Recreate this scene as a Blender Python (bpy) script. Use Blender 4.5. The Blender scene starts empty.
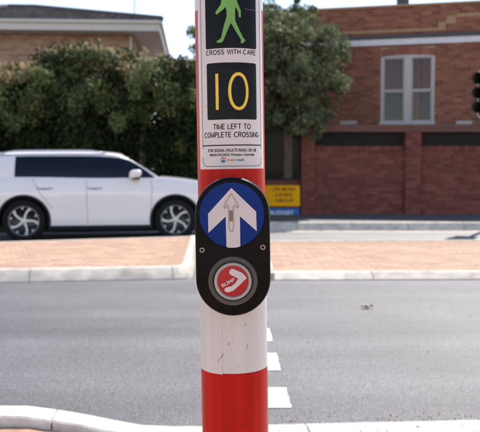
import bpy, bmesh, math, random
import numpy as np
from mathutils import Vector, Matrix
from mathutils.geometry import tessellate_polygon

random.seed(7)
RNG = np.random.default_rng(11)
S = bpy.context.scene
COL = S.collection
R = math.radians

# ------------------------------------------------------------------ camera
CAM_H = 1.18
cam_d = bpy.data.cameras.new('camera')
cam = bpy.data.objects.new('camera', cam_d)
COL.objects.link(cam)
cam.location = (0, 0, CAM_H)
PITCH = math.atan(44 / 760)
cam.rotation_euler = (math.pi / 2 - PITCH, 0, 0)
cam_d.sensor_width = 36
cam_d.lens = 57.0
cam_d.clip_start = 0.05
cam_d.clip_end = 3000
cam_d.dof.use_dof = True
cam_d.dof.focus_distance = 1.205
cam_d.dof.aperture_fstop = 11.0
S.camera = cam

# ------------------------------------------------------------------ sky, sun, exposure
SUN_EL, SUN_AZ = R(50), R(27)          # azimuth from +Y (view direction) towards +X
w = bpy.data.worlds.new('World')
S.world = w
w.use_nodes = True
nt = w.node_tree
bg = nt.nodes['Background']
sky = nt.nodes.new('ShaderNodeTexSky')
sky.sky_type = 'NISHITA'
sky.sun_disc = False
sky.sun_elevation = SUN_EL
sky.sun_rotation = SUN_AZ
sky.air_density = 0.9
sky.dust_density = 0.0
sky.ozone_density = 1.0
tint = nt.nodes.new('ShaderNodeMix')          # the camera's warm white balance
tint.data_type = 'RGBA'
tint.blend_type = 'MULTIPLY'
tint.inputs[0].default_value = 1
tint.inputs[7].default_value = (1.16, 1.0, .90, 1)
nt.links.new(sky.outputs[0], tint.inputs[6])
nt.links.new(tint.outputs[2], bg.inputs[0])
bg.inputs[1].default_value = 0.145
sd = bpy.data.lights.new('sun', 'SUN')
sd.energy = 3.7
sd.angle = R(0.53)
sd.color = (1.0, 0.95, 0.88)
sun = bpy.data.objects.new('sun', sd)
COL.objects.link(sun)
to_sun = Vector((math.sin(SUN_AZ) * math.cos(SUN_EL), math.cos(SUN_AZ) * math.cos(SUN_EL), math.sin(SUN_EL)))
sun.rotation_euler = (-to_sun).to_track_quat('-Z', 'Y').to_euler()
sun.location = (20, 40, 50)
S.view_settings.view_transform = 'Standard'
S.view_settings.look = 'None'
S.view_settings.gamma = 1
S.view_settings.use_curve_mapping = False
S.view_settings.exposure = 0.98

# ------------------------------------------------------------------ materials
M = {}


def mat(name, col, rough=0.6, var=0.0, scale=5.0, bump=0.0, bscale=None, metal=0.0, coat=0.0, tone=None,
        objrand=0.0, stretch=None, spec=None, col2=None, detail=6.0, trans=None):
    """procedural principled material: noise colour variation, fine bump, optional per-face 'tone' attribute"""
    m = bpy.data.materials.new(name)
    m.use_nodes = True
    n, l = m.node_tree.nodes, m.node_tree.links
    b = n['Principled BSDF']
    b.inputs['Roughness'].default_value = rough
    b.inputs['Metallic'].default_value = metal
    if coat:
        b.inputs['Coat Weight'].default_value = coat
        b.inputs['Coat Roughness'].default_value = 0.05
    if spec is not None:
        b.inputs['Specular IOR Level'].default_value = spec
    tc = n.new('ShaderNodeTexCoord')
    src = tc.outputs['Object']
    if stretch:
        mp = n.new('ShaderNodeMapping')
        mp.inputs['Scale'].default_value = stretch
        l.new(src, mp.inputs[0])
        src = mp.outputs[0]
    nz = n.new('ShaderNodeTexNoise')
    nz.inputs['Scale'].default_value = scale
    nz.inputs['Detail'].default_value = detail
    nz.inputs['Roughness'].default_value = 0.65
    l.new(src, nz.inputs['Vector'])
    c1 = n.new('ShaderNodeMix')
    c1.data_type = 'RGBA'
    lo = [c * (1 - var) for c in col] if col2 is None else list(col2)
    hi = [c * (1 + var) for c in col] if col2 is None else list(col)
    c1.inputs[6].default_value = (*lo, 1)
    c1.inputs[7].default_value = (*hi, 1)
    mr = n.new('ShaderNodeMapRange')
    mr.inputs[1].default_value = 0.3
    mr.inputs[2].default_value = 0.7
    l.new(nz.outputs[0], mr.inputs[0])
    l.new(mr.outputs[0], c1.inputs[0])
    out = c1.outputs[2]
    if tone or objrand:
        hs = n.new('ShaderNodeMix')
        hs.data_type = 'RGBA'
        hs.blend_type = 'MULTIPLY'
        hs.inputs[0].default_value = 1
        rp = n.new('ShaderNodeValToRGB')
        if tone:
            at = n.new('ShaderNodeAttribute')
            at.attribute_name = 'tone'
            l.new(at.outputs['Fac'], rp.inputs[0])
            stops = tone
        else:
            oi = n.new('ShaderNodeObjectInfo')
            l.new(oi.outputs['Random'], rp.inputs[0])
            stops = [(0, (1 - objrand,) * 3), (1, (1 + objrand * .6, 1 + objrand * .5, 1 + objrand * .45))]
        e = rp.color_ramp.elements
        while len(e) < len(stops):
            e.new(0.5)
        for i, (p, c) in enumerate(stops):
            e[i].position = p
            e[i].color = (*c, 1)
        l.new(out, hs.inputs[6])
        l.new(rp.outputs[0], hs.inputs[7])
        out = hs.outputs[2]
    l.new(out, b.inputs['Base Color'])
    if bump:
        nb = n.new('ShaderNodeTexNoise')
        nb.inputs['Scale'].default_value = bscale or scale * 4
        nb.inputs['Detail'].default_value = 4
        l.new(src, nb.inputs['Vector'])
        bp = n.new('ShaderNodeBump')
        bp.inputs['Strength'].default_value = bump
        bp.inputs['Distance'].default_value = 0.01
        l.new(nb.outputs[0], bp.inputs['Height'])
        l.new(bp.outputs[0], b.inputs['Normal'])
    if trans:
        tr = n.new('ShaderNodeBsdfTranslucent')
        mxs = n.new('ShaderNodeMixShader')
        mxs.inputs[0].default_value = trans
        l.new(out, tr.inputs[0])
        l.new(b.outputs[0], mxs.inputs[1])
        l.new(tr.outputs[0], mxs.inputs[2])
        l.new(mxs.outputs[0], n['Material Output'].inputs[0])
    M[name] = m
    return m


def asphalt(name, base):
    """aggregate speckle, worn lengthwise bands, patches and fine relief"""
    m = bpy.data.materials.new(name)
    m.use_nodes = True
    n, l = m.node_tree.nodes, m.node_tree.links
    b = n['Principled BSDF']
    b.inputs['Roughness'].default_value = 0.6
    tc = n.new('ShaderNodeTexCoord')

    def noise(scale, det=4, vec=None, rough=.6):
        z = n.new('ShaderNodeTexNoise')
        z.inputs['Scale'].default_value = scale
        z.inputs['Detail'].default_value = det
        z.inputs['Roughness'].default_value = rough
        l.new(vec or tc.outputs['Object'], z.inputs['Vector'])
        return z

    def ramp(src, stops):
        r = n.new('ShaderNodeValToRGB')
        e = r.color_ramp.elements
        while len(e) < len(stops):
            e.new(.5)
        for i, (p, v) in enumerate(stops):
            e[i].position = p
            e[i].color = (v, v, v * 1.0, 1)
        l.new(src, r.inputs[0])
        return r.outputs[0]

    def mul(a, c):
        x = n.new('ShaderNodeMix')
        x.data_type = 'RGBA'
        x.blend_type = 'MULTIPLY'
        x.inputs[0].default_value = 1
        l.new(a, x.inputs[6])
        l.new(c, x.inputs[7])
        return x.outputs[2]

    vo = n.new('ShaderNodeTexVoronoi')
    vo.inputs['Scale'].default_value = 110
    l.new(tc.outputs['Object'], vo.inputs['Vector'])
    sep = n.new('ShaderNodeSeparateColor')
    l.new(vo.outputs['Color'], sep.inputs[0])
    speck = ramp(sep.outputs[0], [(0, .70), (.5, .97), (.86, 1.12), (1, 1.5)])
    mid = ramp(noise(26, 3).outputs[0], [(.3, .80), (.5, 1.0), (.72, 1.16)])
    patch = ramp(noise(1.3, 5).outputs[0], [(.28, .82), (.7, 1.12)])
    mp = n.new('ShaderNodeMapping')
    mp.inputs['Scale'].default_value = (.12, 1.5, 1)
    l.new(tc.outputs['Object'], mp.inputs[0])
    band = ramp(noise(1.0, 3, mp.outputs[0]).outputs[0], [(.28, .68), (.5, 1.0), (.72, 1.28)])
    stain = ramp(noise(.9, 3).outputs[0], [(.3, 1.0), (.6, 1.0), (.72, .80)])
    bc = n.new('ShaderNodeRGB')
    bc.outputs[0].default_value = (*base, 1)
    o = mul(mul(mul(mul(bc.outputs[0], speck), mid), patch), band)
    o = mul(o, stain)
    l.new(o, b.inputs['Base Color'])
    bp = n.new('ShaderNodeBump')
    bp.inputs['Strength'].default_value = .6
    bp.inputs['Distance'].default_value = .006
    l.new(vo.outputs['Distance'], bp.inputs['Height'])
    l.new(bp.outputs[0], b.inputs['Normal'])
    M[name] = m


asphalt('road_asphalt', (.122, .111, .110))
asphalt('lane_asphalt', (.20, .185, .18))
asphalt('path_asphalt', (.12, .115, .11))
mat('earth', (.16, .12, .085), .95, .3, 2.0, .4)
mat('kerb_concrete', (.54, .475, .40), .85, .3, 5, .35, 60, objrand=.12)
mat('near_concrete', (.60, .56, .51), .85, .26, 6, .35, 60, objrand=.08)
mat('paver_clay', (.48, .295, .20), .85, .2, 14, .3, 90, objrand=.22)
mat('paver_base', (.39, .235, .155), .95, .25, 20, .3)
mat('road_paint', (.78, .77, .74), .6, .1, 30, .2, 120)
mat('leaf_brown', (.46, .32, .25), .8, .3, 40)
mat('grit', (.24, .16, .1), .9, .3, 60)

POLE_RED = (.47, .013, .008)
mat('pole_red', POLE_RED, .36, .26, 55, .015, 60, stretch=(1, 1, .03), spec=.1)  # vertical colour streaks stand in for soft reflections on the red bands
mat('pole_white', (.63, .575, .545), .3, .10, 55, .015, 60, stretch=(1, 1, .03), spec=.4)  # faint vertical streaks in the colour imitate soft reflections
mat('pole_metal', (.3, .3, .3), .45, .1, 20, metal=.8)
mat('label_white', (.64, .57, .56), .28, .045, 30, .012, 60, stretch=(1, 1, .03), spec=.4)
mat('label_black', (.009, .009, .012), .22, .1, 45, .012, 60, stretch=(1, 1, .03), spec=.11, col2=(.002, .002, .002))  # bluish vertical streaks painted in place of sky reflections
mat('ink', (.012, .011, .012), .5, spec=.2)
mat('signal_green', (.15, .36, .06), .4, .1, 40)
mat('signal_yellow', (.82, .52, .035), .4, .08, 40)
mat('crease', (.33, .29, .28), .6)
mat('crease_dark', (.03, .03, .034), .6)
mat('logo_blue', (.03, .16, .32), .5)
mat('logo_orange', (.65, .16, .06), .5)
mat('scuff', (.17, .13, .12), .7, .3, 90)
mat('scuff_red', (.13, .006, .005), .7, .3, 90)
mat('housing_black', (.008, .0076, .0073), .34, .3, 22, .05, 220, spec=.10, col2=(.0025, .0023, .0023))
mat('arrow_blue', (.003, .026, .17), .36, .2, 30, spec=.12)
mat('arrow_white', (.62, .54, .53), .45, .06, 22, .03, 90)
mat('tactile_beige', (.42, .33, .29), .5, .12, 60)
mat('tactile_brown', (.19, .135, .115), .5, .1, 60)
mat('bezel_grey', (.085, .072, .066), .5, .15, 40, .04, 160, spec=.3)
mat('silver_ring', (.40, .36, .335), .4, .12, 30, metal=.3)
mat('button_red', (.42, .013, .017), .32, .1, 25, spec=.3)
mat('steel', (.25, .23, .22), .35, .1, 30, metal=.9)

mat('car_paint', (.86, .80, .795), .28, .015, 3, coat=.9)
mat('car_glass', (.004, .008, .017), .04, .05, 3, spec=.3)
mat('black_trim', (.010, .010, .011), .5, .1, 30, spec=.25)
mat('tyre', (.010, .010, .011), .8, .2, 30, spec=.2)
mat('rim_silver', (.50, .52, .56), .3, .03, 20, metal=.55)
mat('rim_black', (.012, .012, .013), .3, .1, 20)
mat('lamp_glass', (.5, .5, .52), .1, .05, 10, coat=.6)
mat('tail_red', (.35, .01, .012), .15, .05, 10, coat=.6)
mat('plate_white', (.7, .7, .66), .5)

BT = [(0, (.62, .55, .55)), (.3, (.88, .84, .83)), (.7, (1, 1, 1)), (.93, (1.18, 1.2, 1.15)), (1, (1.4, 1.55, 1.4))]
mat('house_brick', (.255, .088, .052), .9, .2, 10, .35, 60, tone=BT)
mat('fence_brick', (.20, .060, .040), .9, .2, 10, .35, 60,
    tone=[(0, (.66, .6, .6)), (.5, (.95, .95, .95)), (1, (1.25, 1.25, 1.25))])
mat('far_brick', (.43, .26, .18), .9, .15, 10, .3, 60,
    tone=[(0, (.75, .7, .7)), (.5, (1, 1, 1)), (1, (1.15, 1.2, 1.2))])
mat('cream_brick', (.36, .22, .12), .9, .2, 12, .3, 60)
mat('arch_brick', (.29, .10, .06), .9, .2, 12, .3, 60, objrand=.25)
mat('mortar', (.43, .33, .27), .95, .2, 18, .3, 90)
mat('fence_mortar', (.19, .10, .083), .95, .2, 18, .3, 90)
mat('trim_white', (.70, .67, .68), .6, .08, 6, .05, 60)
mat('window_paint', (.50, .45, .44), .55, .08, 12, .05, 60)
mat('window_glass', (.012, .012, .012), .08, .1, 3, spec=.06)
mat('curtain', (.66, .29, .25), .9, .35, 6, stretch=(9, 9, .5))
mat('blind_grey', (.36, .30, .30), .9, .25, 6, stretch=(6, 6, .5))
cg = bpy.data.materials.new('clear_glass')
cg.use_nodes = True
n_, l_ = cg.node_tree.nodes, cg.node_tree.links
n_.remove(n_['Principled BSDF'])
tb_, gl_, mx_ = n_.new('ShaderNodeBsdfTransparent'), n_.new('ShaderNodeBsdfGlossy'), n_.new('ShaderNodeMixShader')
tb_.inputs[0].default_value = (.66, .66, .66, 1)
gl_.inputs['Roughness'].default_value = .04
mx_.inputs[0].default_value = .022
l_.new(tb_.outputs[0], mx_.inputs[1])
l_.new(gl_.outputs[0], mx_.inputs[2])
l_.new(mx_.outputs[0], n_['Material Output'].inputs[0])
M['clear_glass'] = cg
mat('gutter_dark', (.05, .05, .055), .5, .1, 12)
mat('beam_red', (.15, .055, .042), .7, .2, 8, .1, 60)
mat('shade_black', (.010, .008, .008), .8, .3, 9)  # near-black stands in for shade in the fence gap and room
mat('vent_cream', (.50, .45, .42), .8, .15, 20)
mat('roof_tile', (.135, .118, .108), .85, .3, 8, .3, 50,
    tone=[(0, (.7, .7, .7)), (1, (1.3, 1.3, 1.3))])
mat('soffit', (.58, .52, .47), .7, .08, 6)
mat('fascia', (.66, .60, .55), .6, .06, 6)
mat('sign_yellow', (1.0, .43, .004), .5, .05, 9, spec=.1)
mat('sign_blue', (.022, .115, .36), .45, .06, 9)
mat('sign_white', (.7, .72, .75), .5)
mat('lamp_black', (.008, .008, .008), .45, .1, 20)
mat('lens_red', (.12, .012, .01), .15)
mat('lens_amber', (.2, .08, .01), .15)
mat('lens_green', (.01, .09, .05), .15)
mat('galvanised', (.42, .43, .44), .5, .12, 14, metal=.6)
mat('bark', (.13, .095, .07), .95, .35, 9, .8, 30, stretch=(3, 3, .6))
mat('sunlit_bark', (.34, .25, .17), .9, .35, 7, .6, 30, stretch=(3, 3, .8))  # bark lightened to carry the sun falling on one hedge trunk
LT = [(0, (.35, .42, .4)), (.45, (.85, .92, .9)), (.8, (1.2, 1.2, 1.1)), (1, (1.9, 1.55, 1.0))]
mat('hedge_leaf', (.046, .058, .024), .6, .25, 2.2, tone=LT, trans=.2, spec=.12)  # base darkened for the hedge's shaded front; tip and spray copies are sunlit
mat('hedge_tip', (.44, .36, .20), .6, .25, 2.2, spec=.15, tone=[(0, (.6, .7, .6)), (.6, (1, 1, 1)), (1, (1.5, 1.2, 1.0))], trans=.3)  # brownish tips, colour brightened to stand in for the sunlit hedge top
mat('hedge_spray', (.165, .185, .075), .6, .25, 2.2, tone=LT, trans=.3, spec=.15)  # lighter leaf copy, sunlight on the upper front put into its colour
mat('tree_leaf', (.19, .205, .11), .6, .25, 1.6, spec=.15, tone=[(0, (.4, .45, .42)), (.5, (.95, 1, .95)), (1, (1.75, 1.65, 1.5))], trans=.26)
mat('shrub_leaf', (.085, .10, .024), .6, .3, 2.2, tone=LT, trans=.4, spec=.15)


# ------------------------------------------------------------------ mesh helpers
def link(o, parent=None):
    COL.objects.link(o)
    if parent is not None:
        o.parent = parent
    return o


def mesh_obj(name, verts, faces, m, parent=None, smooth=False, tone=None):
    me = bpy.data.meshes.new(name)
    me.from_pydata([tuple(v) for v in verts], [], [tuple(f) for f in faces])
    me.materials.append(M[m] if isinstance(m, str) else m)
    if smooth:
        me.polygons.foreach_set('use_smooth', [True] * len(me.polygons))
    if tone is not None:
        a = me.attributes.new('tone', 'FLOAT', 'FACE')
        a.data.foreach_set('value', np.asarray(tone, dtype=np.float32))
    me.update()
    return link(bpy.data.objects.new(name, me), parent)


def bm_obj(name, bm, m, parent=None, smooth=False):
    me = bpy.data.meshes.new(name)
    bm.to_mesh(me)
    bm.free()
    me.materials.append(M[m])
    if smooth:
        me.polygons.foreach_set('use_smooth', [True] * len(me.polygons))
    return link(bpy.data.objects.new(name, me), parent)


def empty(name, loc, rot=(0, 0, 0)):
    o = bpy.data.objects.new(name, None)
    o.empty_display_size = .1
    o.location = loc
    o.rotation_euler = rot
    return link(o)


def tag(o, label=None, cat=None, group=None, kind=None):
    if label:
        o['label'] = label
    if cat:
        o['category'] = cat
    if group:
        o['group'] = group
    if kind:
        o['kind'] = kind
    return o


class MB:
    def __init__(s):
        s.v, s.f, s.t = [], [], []

    def box(s, x0, x1, y0, y1, z0, z1, tone=None, open_back=False):
        i = len(s.v)
        s.v += [(x0, y0, z0), (x1, y0, z0), (x1, y1, z0), (x0, y1, z0), (x0, y0, z1), (x1, y0, z1), (x1, y1, z1), (x0, y1, z1)]
        fs = [(0, 1, 5, 4), (1, 2, 6, 5), (3, 0, 4, 7), (4, 5, 6, 7), (3, 2, 1, 0)]
        if not open_back:
            fs.append((2, 3, 7, 6))
        s.f += [tuple(i + k for k in q) for q in fs]
        s.t += [tone if tone is not None else .5] * len(fs)

    def quad(s, a, b, c, d, tone=.5):
        i = len(s.v)
        s.v += [a, b, c, d]
        s.f.append((i, i + 1, i + 2, i + 3))
        s.t.append(tone)

    def grid(s, rows, closed=False):
        i = len(s.v)
        n = len(rows[0])
        for r in rows:
            s.v += [tuple(p) for p in r]
        for a in range(len(rows) - 1):
            for b in range(n if closed else n - 1):
                c = (b + 1) % n
                s.f.append((i + a * n + b, i + a * n + c, i + (a + 1) * n + c, i + (a + 1) * n + b))
                s.t.append(.5)

    def tube(s, pts, rad, seg=8, cap=True):
        pts = [Vector(p) for p in pts]
        rad = rad if isinstance(rad, (list, tuple)) else [rad] * len(pts)
        rows = []
        prev = None
        for k, p in enumerate(pts):
            d = (pts[min(k + 1, len(pts) - 1)] - pts[max(k - 1, 0)]).normalized()
            if prev is None:
                u = d.orthogonal().normalized()
            else:
                u = (prev - d * prev.dot(d)).normalized()
            prev = u
            vv = d.cross(u)
            rows.append([p + (u * math.cos(a) + vv * math.sin(a)) * rad[k] for a in [2 * math.pi * j / seg for j in range(seg)]])
        i = len(s.v)
        s.grid(rows, True)
        if cap:
            s.f.append(tuple(i + j for j in reversed(range(seg))))
            e = i + (len(rows) - 1) * seg
            s.f.append(tuple(e + j for j in range(seg)))
            s.t += [.5, .5]

    def lathe_y(s, prof, seg=40, cx=0, cz=0):
        """profile of (radius, y) about the Y axis"""
        rows = [[(cx + r * math.cos(a), y, cz + r * math.sin(a)) for a in [2 * math.pi * j / seg for j in range(seg)]] for r, y in prof]
        s.grid(rows, True)

    def lathe_z(s, prof, seg=64):
        rows = [[(r * math.cos(a), r * math.sin(a), z) for a in [2 * math.pi * j / seg for j in range(seg)]] for r, z in prof]
        s.grid(rows, True)

    def prism_y(s, pts, y0, y1):
        """outline in XZ extruded from y0 (front, towards the viewer) to y1"""
        i = len(s.v)
        n = len(pts)
        s.v += [(x, y0, z) for x, z in pts] + [(x, y1, z) for x, z in pts]
        s.f.append(tuple(i + k for k in range(n)))
        s.f.append(tuple(i + n + k for k in reversed(range(n))))
        for k in range(n):
            q = (k + 1) % n
            s.f.append((i + k, i + n + k, i + n + q, i + q))
        s.t += [.5] * (n + 2)

    def build(s, name, m, parent=None, smooth=False, tone=False, bevel=0, bseg=2, auto=False):
        o = mesh_obj(name, s.v, s.f, m, parent, smooth, s.t if tone else None)
        bm = bmesh.new()
        bm.from_mesh(o.data)
        bmesh.ops.recalc_face_normals(bm, faces=bm.faces)
        bm.to_mesh(o.data)
        bm.free()
        if bevel:
            b = o.modifiers.new('bevel', 'BEVEL')
            b.width = bevel
            b.segments = bseg
            b.limit_method = 'ANGLE'
            b.angle_limit = R(35)
        if auto:
            o.data.polygons.foreach_set('use_smooth', [True] * len(o.data.polygons))
            bm = bmesh.new()
            bm.from_mesh(o.data)
            for e in bm.edges:
                if len(e.link_faces) == 2 and e.calc_face_angle(0) > R(32):
                    e.smooth = False
            bm.to_mesh(o.data)
            bm.free()
        return o


def interp(tab, x):
    if x <= tab[0][0]:
        return tab[0][1]
    for (a, b), (c, d) in zip(tab, tab[1:]):
        if x <= c:
            t = (x - a) / (c - a)
            return b + (d - b) * t
    return tab[-1][1]


def sinterp(tab, x):
    """smooth (Catmull) interpolation"""
    n = len(tab)
    if x <= tab[0][0]:
        return tab[0][1]
    if x >= tab[-1][0]:
        return tab[-1][1]
    for k in range(n - 1):
        x0, y0 = tab[k]
        x1, y1 = tab[k + 1]
        if x <= x1:
            h = x1 - x0
            t = (x - x0) / h
            d = (y1 - y0) / h
            m0 = d if k == 0 else .5 * (d + (y0 - tab[k - 1][1]) / (x0 - tab[k - 1][0]))
            m1 = d if k == n - 2 else .5 * (d + (tab[k + 2][1] - y1) / (tab[k + 2][0] - x1))
            return ((2 * t ** 3 - 3 * t ** 2 + 1) * y0 + (t ** 3 - 2 * t ** 2 + t) * h * m0 + (-2 * t ** 3 + 3 * t ** 2) * y1 + (t ** 3 - t ** 2) * h * m1)


def text_bm(txt, width, height, shear=0.0, bold=0.0):
    """flat letters as a bmesh in XY, centred at 0, baseline at 0"""
    cu = bpy.data.curves.new('t', 'FONT')
    cu.body = txt
    cu.size = 1
    cu.offset = bold
    cu.resolution_u = 6
    o = bpy.data.objects.new('t', cu)
    COL.objects.link(o)
    dg = bpy.context.evaluated_depsgraph_get()
    me = bpy.data.meshes.new_from_object(o.evaluated_get(dg))
    bpy.data.objects.remove(o)
    bpy.data.curves.remove(cu)
    bm = bmesh.new()
    bm.from_mesh(me)
    bpy.data.meshes.remove(me)
    xs = [v.co.x for v in bm.verts]
    ys = [v.co.y for v in bm.verts]
    x0, x1, y1 = min(xs), max(xs), max(ys)
    kx, ky = width / (x1 - x0), height / y1
    for v in bm.verts:
        v.co.x = (v.co.x - (x0 + x1) / 2) * kx + shear * v.co.y * ky
        v.co.y *= ky
    return bm


def arc(cx, cy, rx, ry, a0, a1, n=14):
    return [(cx + rx * math.cos(R(a0 + (a1 - a0) * k / n)), cy + ry * math.sin(R(a0 + (a1 - a0) * k / n))) for k in range(n + 1)]


GLYPH = {
    'C': (.74, [arc(.37, .5, .37, .5, 42, 318)]), 'O': (.80, [arc(.40, .5, .40, .5, 90, 450, 24)]),
    'G': (.80, [arc(.39, .5, .39, .5, 42, 350) + [(.775, .46), (.44, .46)]]),
    'R': (.66, [[(0, 0), (0, 1), (.36, 1)] + arc(.36, .755, .25, .245, 80, -80, 8) + [(.36, .51), (.01, .51)], [(.36, .50), (.62, 0)]]),
    'P': (.60, [[(0, 0), (0, 1), (.34, 1)] + arc(.34, .735, .26, .265, 80, -80, 8) + [(.34, .47), (.01, .47)]]),
    'S': (.62, [arc(.31, .745, .27, .255, 25, 250, 12) + arc(.31, .265, .30, .265, 80, -160, 12)]),
    'W': (.96, [[(0, 1), (.24, 0), (.48, 1), (.72, 0), (.96, 1)]]), 'I': (.0, [[(0, 0), (0, 1)]]),
    'T': (.64, [[(0, 1), (.64, 1)], [(.32, 0), (.32, .99)]]), 'H': (.64, [[(0, 0), (0, 1)], [(.64, 0), (.64, 1)], [(.01, .52), (.63, .52)]]),
    'A': (.68, [[(0, 0), (.34, 1), (.68, 0)], [(.13, .32), (.55, .32)]]), 'E': (.56, [[(.56, 1), (0, 1), (0, 0), (.57, 0)], [(.01, .53), (.52, .53)]]),
    'F': (.54, [[(.54, 1), (0, 1), (0, 0)], [(.01, .50), (.47, .50)]]), 'L': (.50, [[(0, 1), (0, 0), (.50, 0)]]),
    'M': (.76, [[(0, 0), (0, 1), (.38, .05), (.76, 1), (.76, 0)]]), 'N': (.62, [[(0, 0), (0, 1), (.62, 0), (.62, 1)]]), ' ': (.22, [])}


def stroke_bm(txt, width, height, thick=.145):
    """plain sans capitals drawn as strokes; centred, baseline at 0"""
    x, lines = 0.0, []
    for ch in txt:
        adv, st = GLYPH[ch]
        for p in st:
            lines.append([(x + a, b) for a, b in p])
        x += adv + .27
    tot = x - .27
    kx = (width - thick * height) / tot
    hw = thick * height / 2
    bm = bmesh.new()
    for k, p in enumerate(lines):
        q = [Vector(((a - tot / 2) * kx, hw + b * (height - 2 * hw))) for a, b in p]
        q = [v for i, v in enumerate(q) if i == 0 or (v - q[i - 1]).length > 1e-6]
        L, Rr = [], []
        for i, v in enumerate(q):
            d0 = (v - q[i - 1]).normalized() if i else None
            d1 = (q[i + 1] - v).normalized() if i < len(q) - 1 else None
            if d0 is None:
                d0 = d1
            if d1 is None:
                d1 = d0
            n0, n1 = Vector((-d0.y, d0.x)), Vector((-d1.y, d1.x))
            m_ = (n0 + n1)
            m_ = m_.normalized() if m_.length > 1e-3 else n0
            c = max(.42, m_.dot(n0))
            e = -d0 * hw if i == 0 and False else Vector((0, 0))
            L.append(v + m_ * hw / c + e)
            Rr.append(v - m_ * hw / c + e)
        vl = [bm.verts.new((a.x, a.y, 0)) for a in L]
        vr = [bm.verts.new((a.x, a.y, 0)) for a in Rr]
        for i in range(len(q) - 1):
            bm.faces.new((vl[i], vl[i + 1], vr[i + 1], vr[i]))
    return bm


def poly_bm(polys):
    bm = bmesh.new()
    for p in polys:
        vs = [bm.verts.new((x, y, 0)) for x, y in p]
        for t in tessellate_polygon([[Vector((x, y, 0)) for x, y in p]]):
            bm.faces.new([vs[i] for i in t])
    return bm


def wrap(bm, rad, step=.003, tri=True):
    """bend a flat XY bmesh (x = arc length, y = height) round a vertical cylinder, x=0 facing -Y"""
    if tri:
        bmesh.ops.triangulate(bm, faces=bm.faces)
    xs = [v.co.x for v in bm.verts]
    x = min(xs) + step
    while x < max(xs):
        bmesh.ops.bisect_plane(bm, geom=bm.verts[:] + bm.edges[:] + bm.faces[:], plane_co=(x, 0, 0), plane_no=(1, 0, 0))
        x += step
    for v in bm.verts:
        a = v.co.x / rad
        v.co = Vector((rad * math.sin(a), -rad * math.cos(a), v.co.y))
    bmesh.ops.recalc_face_normals(bm, faces=bm.faces)
    bm.normal_update()
    for f in bm.faces:
        c = f.calc_center_median()
        if f.normal.x * c.x + f.normal.y * c.y < 0:
            f.normal_flip()
    return bm


def rrect(x0, x1, y0, y1, r, seg=6):
    p = []
    for cx, cy, a0 in ((x1 - r, y1 - r, 0), (x0 + r, y1 - r, 90), (x0 + r, y0 + r, 180), (x1 - r, y0 + r, 270)):
        for k in range(seg + 1):
            a = R(a0 + 90 * k / seg)
            p.append((cx + r * math.cos(a), cy + r * math.sin(a)))
    return p


def ellipse(cx, cy, rx, ry, n=32):
    return [(cx + rx * math.cos(2 * math.pi * k / n), cy + ry * math.sin(2 * math.pi * k / n)) for k in range(n)]


def ring_bm(outer, inner):
    bm = bmesh.new()
    a = [bm.verts.new((x, y, 0)) for x, y in outer]
    b = [bm.verts.new((x, y, 0)) for x, y in inner]
    n = len(a)
    for k in range(n):
        q = (k + 1) % n
        bm.faces.new((a[k], a[q], b[q], b[k]))
    return bm


# ================================================================== GROUND, ROADS
FAR_Z = -.08


def sheet(name, x0, x1, ys, zs, m, nx=2):
    rows = [[(x0 + (x1 - x0) * i / nx, y, z) for i in range(nx + 1)] for y, z in zip(ys, zs)]
    b = MB()
    b.grid(rows)
    o = b.build(name, m)
    return tag(o, kind='structure')


g = sheet('ground', -900, 900, [-900, 1400], [-.16, -.16], 'earth')
NK = lambda x: 3.475 + .0667 * x       # road edge of the near kerb
rb = MB()
rb.grid([[(x, NK(max(-12, min(12, x))) - .06, 0) for x in (-60, -12, 12, 60)], [(x, 8.2, 0) for x in (-60, -12, 12, 60)],
         [(x, 11.5, FAR_Z) for x in (-60, -12, 12, 60)], [(x, 16.5, FAR_Z) for x in (-60, -12, 12, 60)]])
rd = tag(rb.build('road', 'road_asphalt'), kind='structure')
fp = sheet('far_footpath', -60, 60, [16.41, 19.4, 45], [.10, .10, .12], 'path_asphalt', 4)


sheet('far_lane', -60, 60, [11.5, 15.86], [FAR_Z + .002, FAR_Z + .002], 'lane_asphalt', 4)


def kerb_run(parent, p0, p1, inward, z0, h, m, length=1.2, width=.15, hfun=None, mount=0.0, start=0.0):
    """separate kerb stones from p0 to p1; the stone's road face lies on the line, its width goes inward"""
    p0, p1 = Vector(p0), Vector(p1)
    d = (p1 - p0)
    L = d.length
    d.normalize()
    n = Vector(inward).normalized()
    t = start
    while t < L - .02:
        e = min(t + length, L)
        rows = []
        k = max(1, int((e - t) / .12)) if hfun else 1
        for j in range(k + 1):
            s = t + .004 + (e - t - .008) * j / k
            b = p0 + d * s
            hh = hfun(b.x) if hfun else h
            if mount:      # sloping mountable face
                pr = [(-.01, z0 - .1), (0, z0 + .012), (mount * .8, z0 + hh * .86), (mount, z0 + hh * .97), (mount + .03, z0 + hh), (mount + width - .008, z0 + hh), (mount + width, z0 + hh - .008), (mount + width, z0 - .1)]
            else:
                pr = [(0, z0 - .1), (.008, z0 + hh * .55), (.028, z0 + hh - .012), (.045, z0 + hh), (width - .008, z0 + hh), (width, z0 + hh - .008), (width, z0 - .1)]
            jit = 0.0
            rows.append([(b.x + n.x * (a + jit), b.y + n.y * (a + jit), z) for a, z in pr])
        mb = MB()
        mb.grid(rows)
        q = len(pr)
        mb.f.append(tuple(range(q)))
        mb.f.append(tuple(len(mb.v) - q + i for i in reversed(range(q))))
        mb.t += [.5, .5]
        mb.build('kerb_stone', m, parent)
        t = e


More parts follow.
